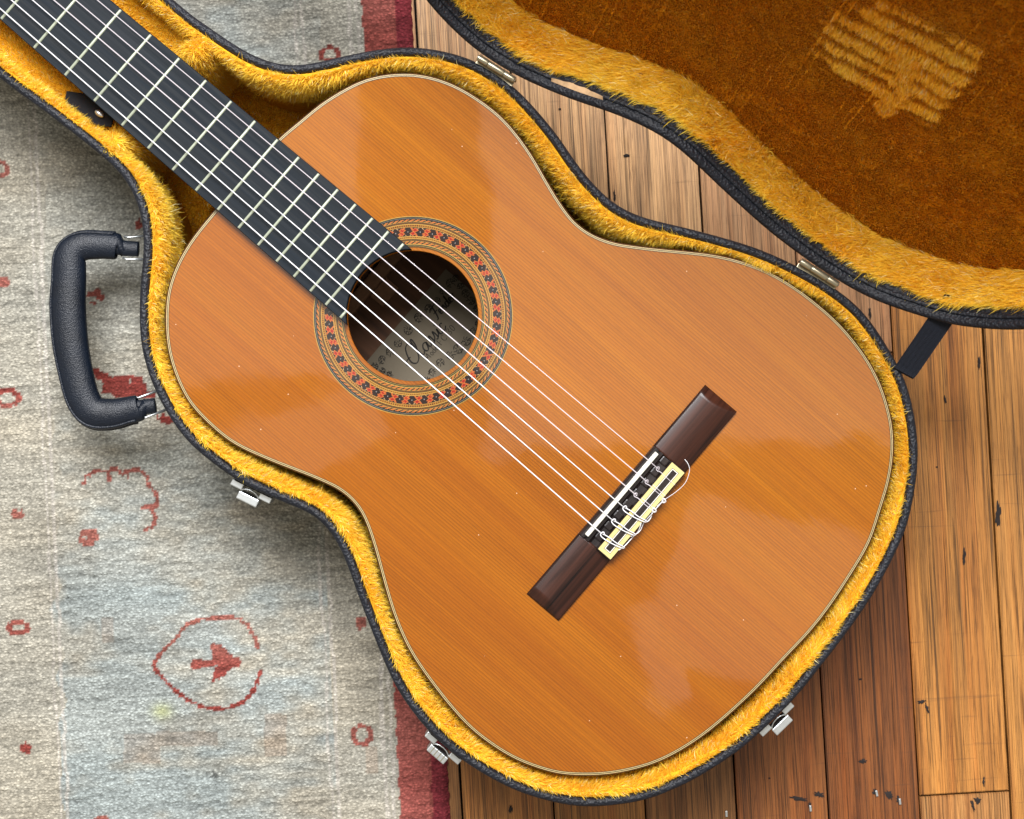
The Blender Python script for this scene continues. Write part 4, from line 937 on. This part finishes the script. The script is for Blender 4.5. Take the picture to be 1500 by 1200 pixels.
def panel_pile():
    tri = np.array([f for f in Fp if len(f) == 3]); p, n = mesh_samples(np.array(Vp), tri, 900000, np.random.default_rng(16)); m = lid_visible(p, 160); p = p[m]
    q = p[:, :2] - np.array([GO.x, GO.y]); ax = np.array([math.cos(GANG), math.sin(GANG)]); ay = np.array([-ax[1], ax[0]]); x = q @ ax; y = q @ ay
    n = np.tile((0, 0, -1.0), (len(p), 1)); N = len(p)
    hp = np.array([hd.x, hd.y]); away = np.array([-hd.y, hd.x]); away = away if (np.array([GO.x, GO.y]) - np.array([piv.x, piv.y])) @ away > 0 else -away
    # mark pressed into the pile by the strings and the bridge
    wob = .006 * vnoise(p * 40, 71); yc = y - .022; wob2 = .0022 * vnoise(p * 70, 78)
    inm = np.clip((x - .108 - .25 * np.abs(yc) + wob) / .026, 0, 1) * np.clip((.213 - .12 * yc - x + wob) / .009, 0, 1) * np.clip((.045 + wob - np.abs(yc)) / .012, 0, 1)
    ph = np.sin((yc + wob2) * 2 * PI / .0128); stripe = np.clip(ph * 1.4 + .15, 0, 1); tickm = np.exp(-((x - .176 + .006 * vnoise(p * 50, 74)) / .005) ** 2) * (yc > -.01)
    inm2 = np.clip((.222 - x + wob) / .006, 0, 1) * np.clip((x - .10) / .01, 0, 1) * np.clip((.052 + wob - np.abs(yc)) / .006, 0, 1)
    mk = .85 * np.clip(inm * (.28 + .72 * stripe) + inm2 * tickm * .8, 0, 1) * (.75 + .25 * vnoise(p * 120, 79))
    streak = np.clip(vnoise(np.c_[q @ hp * 900, q @ away * 14, 0 * x], 75) * 2.4 - 1.35, 0, 1) * np.clip(.5 + vnoise(p * 12, 80), 0, 1)
    patch = np.clip(vnoise(p * 26, 76) * 2.2 - .9, 0, 1) * np.clip(((q @ hp) - .02) / .2, 0, 1)
    up = np.clip(mk + .38 * streak + .5 * patch, 0, 1)
    # flattened pile lies away from the hinge; disturbed pile stands towards it
    comb = np.c_[np.outer(-1.35 * up + 1.25 * (1 - up), away) + np.outer(.25 * up, hp), -.1 - .3 * up]
    strands('plush_pile', p, n, comb, np.where(up > .4, .0060, .0036), .00048, lid, 61, jit=.13, clump=.24, bend=.2, tint=(np.array((.88, .60, .24)) * (1 - mk)[:, None] + np.array((1., 1., 1.)) * mk[:, None]), lift=.8)
panel_pile()
# worn strip where the covering has split on the lid edge
def tear():
    i0 = None; best = []
    for i in range(len(caseW)):
        wp = LM @ Vector((caseW[i][0], caseW[i][1], ZL0)); k = FPX / (CAMZ - wp.z); px = 750 + wp.x * k; py = 600 - wp.y * k; best.append((px, py))
    B = np.array(best); sel = [i for i in range(len(B)) if 800 < B[i][0] < 882 and 100 < B[i][1] < 260]
    if len(sel) < 4: return
    sel.sort(key=lambda i: B[i][0]); V = []; F = []
    for k, i in enumerate(sel):
        s = math.sin(PI * k / (len(sel) - 1)); a = caseW[i] + inw[i] * (LR + .0004); z0 = ZL0 + .0030; z1 = z0 + .0022 * s * (1 + .2 * math.sin(k * 1.7)) + .0002
        V += [(a[0], a[1], z0 - .0002), (a[0] + inw[i][0] * .0030, a[1] + inw[i][1] * .0030, z1)]
    for k in range(len(sel) - 1): F.append((2 * k, 2 * k + 1, 2 * k + 3, 2 * k + 2))
    o = mo('torn_edge', V, F, M['ply'], lid)
tear()
# hinges ------------------------------------------------------------
for A_, B_ in (((700, 84), (754, 118)), ((1173, 383), (1228, 418))):
    A = P(*A_, ZR + .0032); B = P(*B_, ZR + .0032); H = empty('hinge', parent=case); d = B - A; pr = Vector((-d.y, d.x, 0)).normalized()
    for s0, s1 in ((0, .27), (.285, .70), (.715, .985)):
        tube('knuckle', [A + d * s0, A + d * (s0 + .01), A + d * (s1 - .01), A + d * s1], [.0021, .0022, .0022, .0021], M['brass'], H, 14)
    tube('hinge_pin', [A - d * .012, A + d * 1.005], .0012, M['chrome'], H, 10)
    ang = d.to_2d().angle_signed(Vector((1, 0))); Mx = Matrix.Translation((A + d / 2)) @ Matrix.Rotation(ang, 4, 'Z')
    ln = d.length / 2
    box('leaf', -ln, ln, -.0040, -.0006, -.0062, -.0042, M['brass'], H, .0003, Mx)
    box('leaf', -ln, ln, .0012, .0026, -.014, -.0006, M['brass'], H, .0003, Mx)
# strap -------------------------------------------------------------
def strap():
    B = []
    for i in range(len(caseW)):
        wp = LM @ Vector((caseW[i][0] + inw[i][0] * LR, caseW[i][1] + inw[i][1] * LR, ZL0 + .008)); k = FPX / (CAMZ - wp.z); B.append((750 + wp.x * k, 600 - wp.y * k, wp))
    i = min(range(len(B)), key=lambda i: (B[i][0] - 1392) ** 2 + (B[i][1] - 455) ** 2); top = B[i][2]
    low = P(1326, 545, ZR + .0010); d = top - low; wv = Vector((0, 0, 1)).cross(d).normalized()
    n = 24; V = []; F = []; uv = []
    pts = [low + Vector((-.0015, -.001, -.001)), low + Vector((-.001, -.0006, .0008))] + [low + d * (k / n) for k in range(1, n)] + [top, top + Vector((.004, .006, .002))]
    wd_ = .0076
    # lower end follows the rim a little
    Lc = 0
    for k, q in enumerate(pts):
        if k: Lc += (q - pts[k - 1]).length
        for zz in (0.0, -.0012): V += [q + wv * wd_ + Vector((0, 0, zz)), q - wv * wd_ + Vector((0, 0, zz))]
        uv.append(Lc / .05)
    for k in range(len(pts) - 1):
        a = 4 * k; b = a + 4
        F += [(a, b, b + 1, a + 1), (a + 3, b + 3, b + 2, a + 2), (a, a + 2, b + 2, b), (a + 1, b + 1, b + 3, a + 3)]
    o = mo('lid_strap', V, F, M['web'], case); ul = o.data.uv_layers.new(name='UVMap')
    for lo in o.data.loops: vi = lo.vertex_index; ul.data[lo.index].uv = (float(vi % 2), uv[vi // 4])
strap()
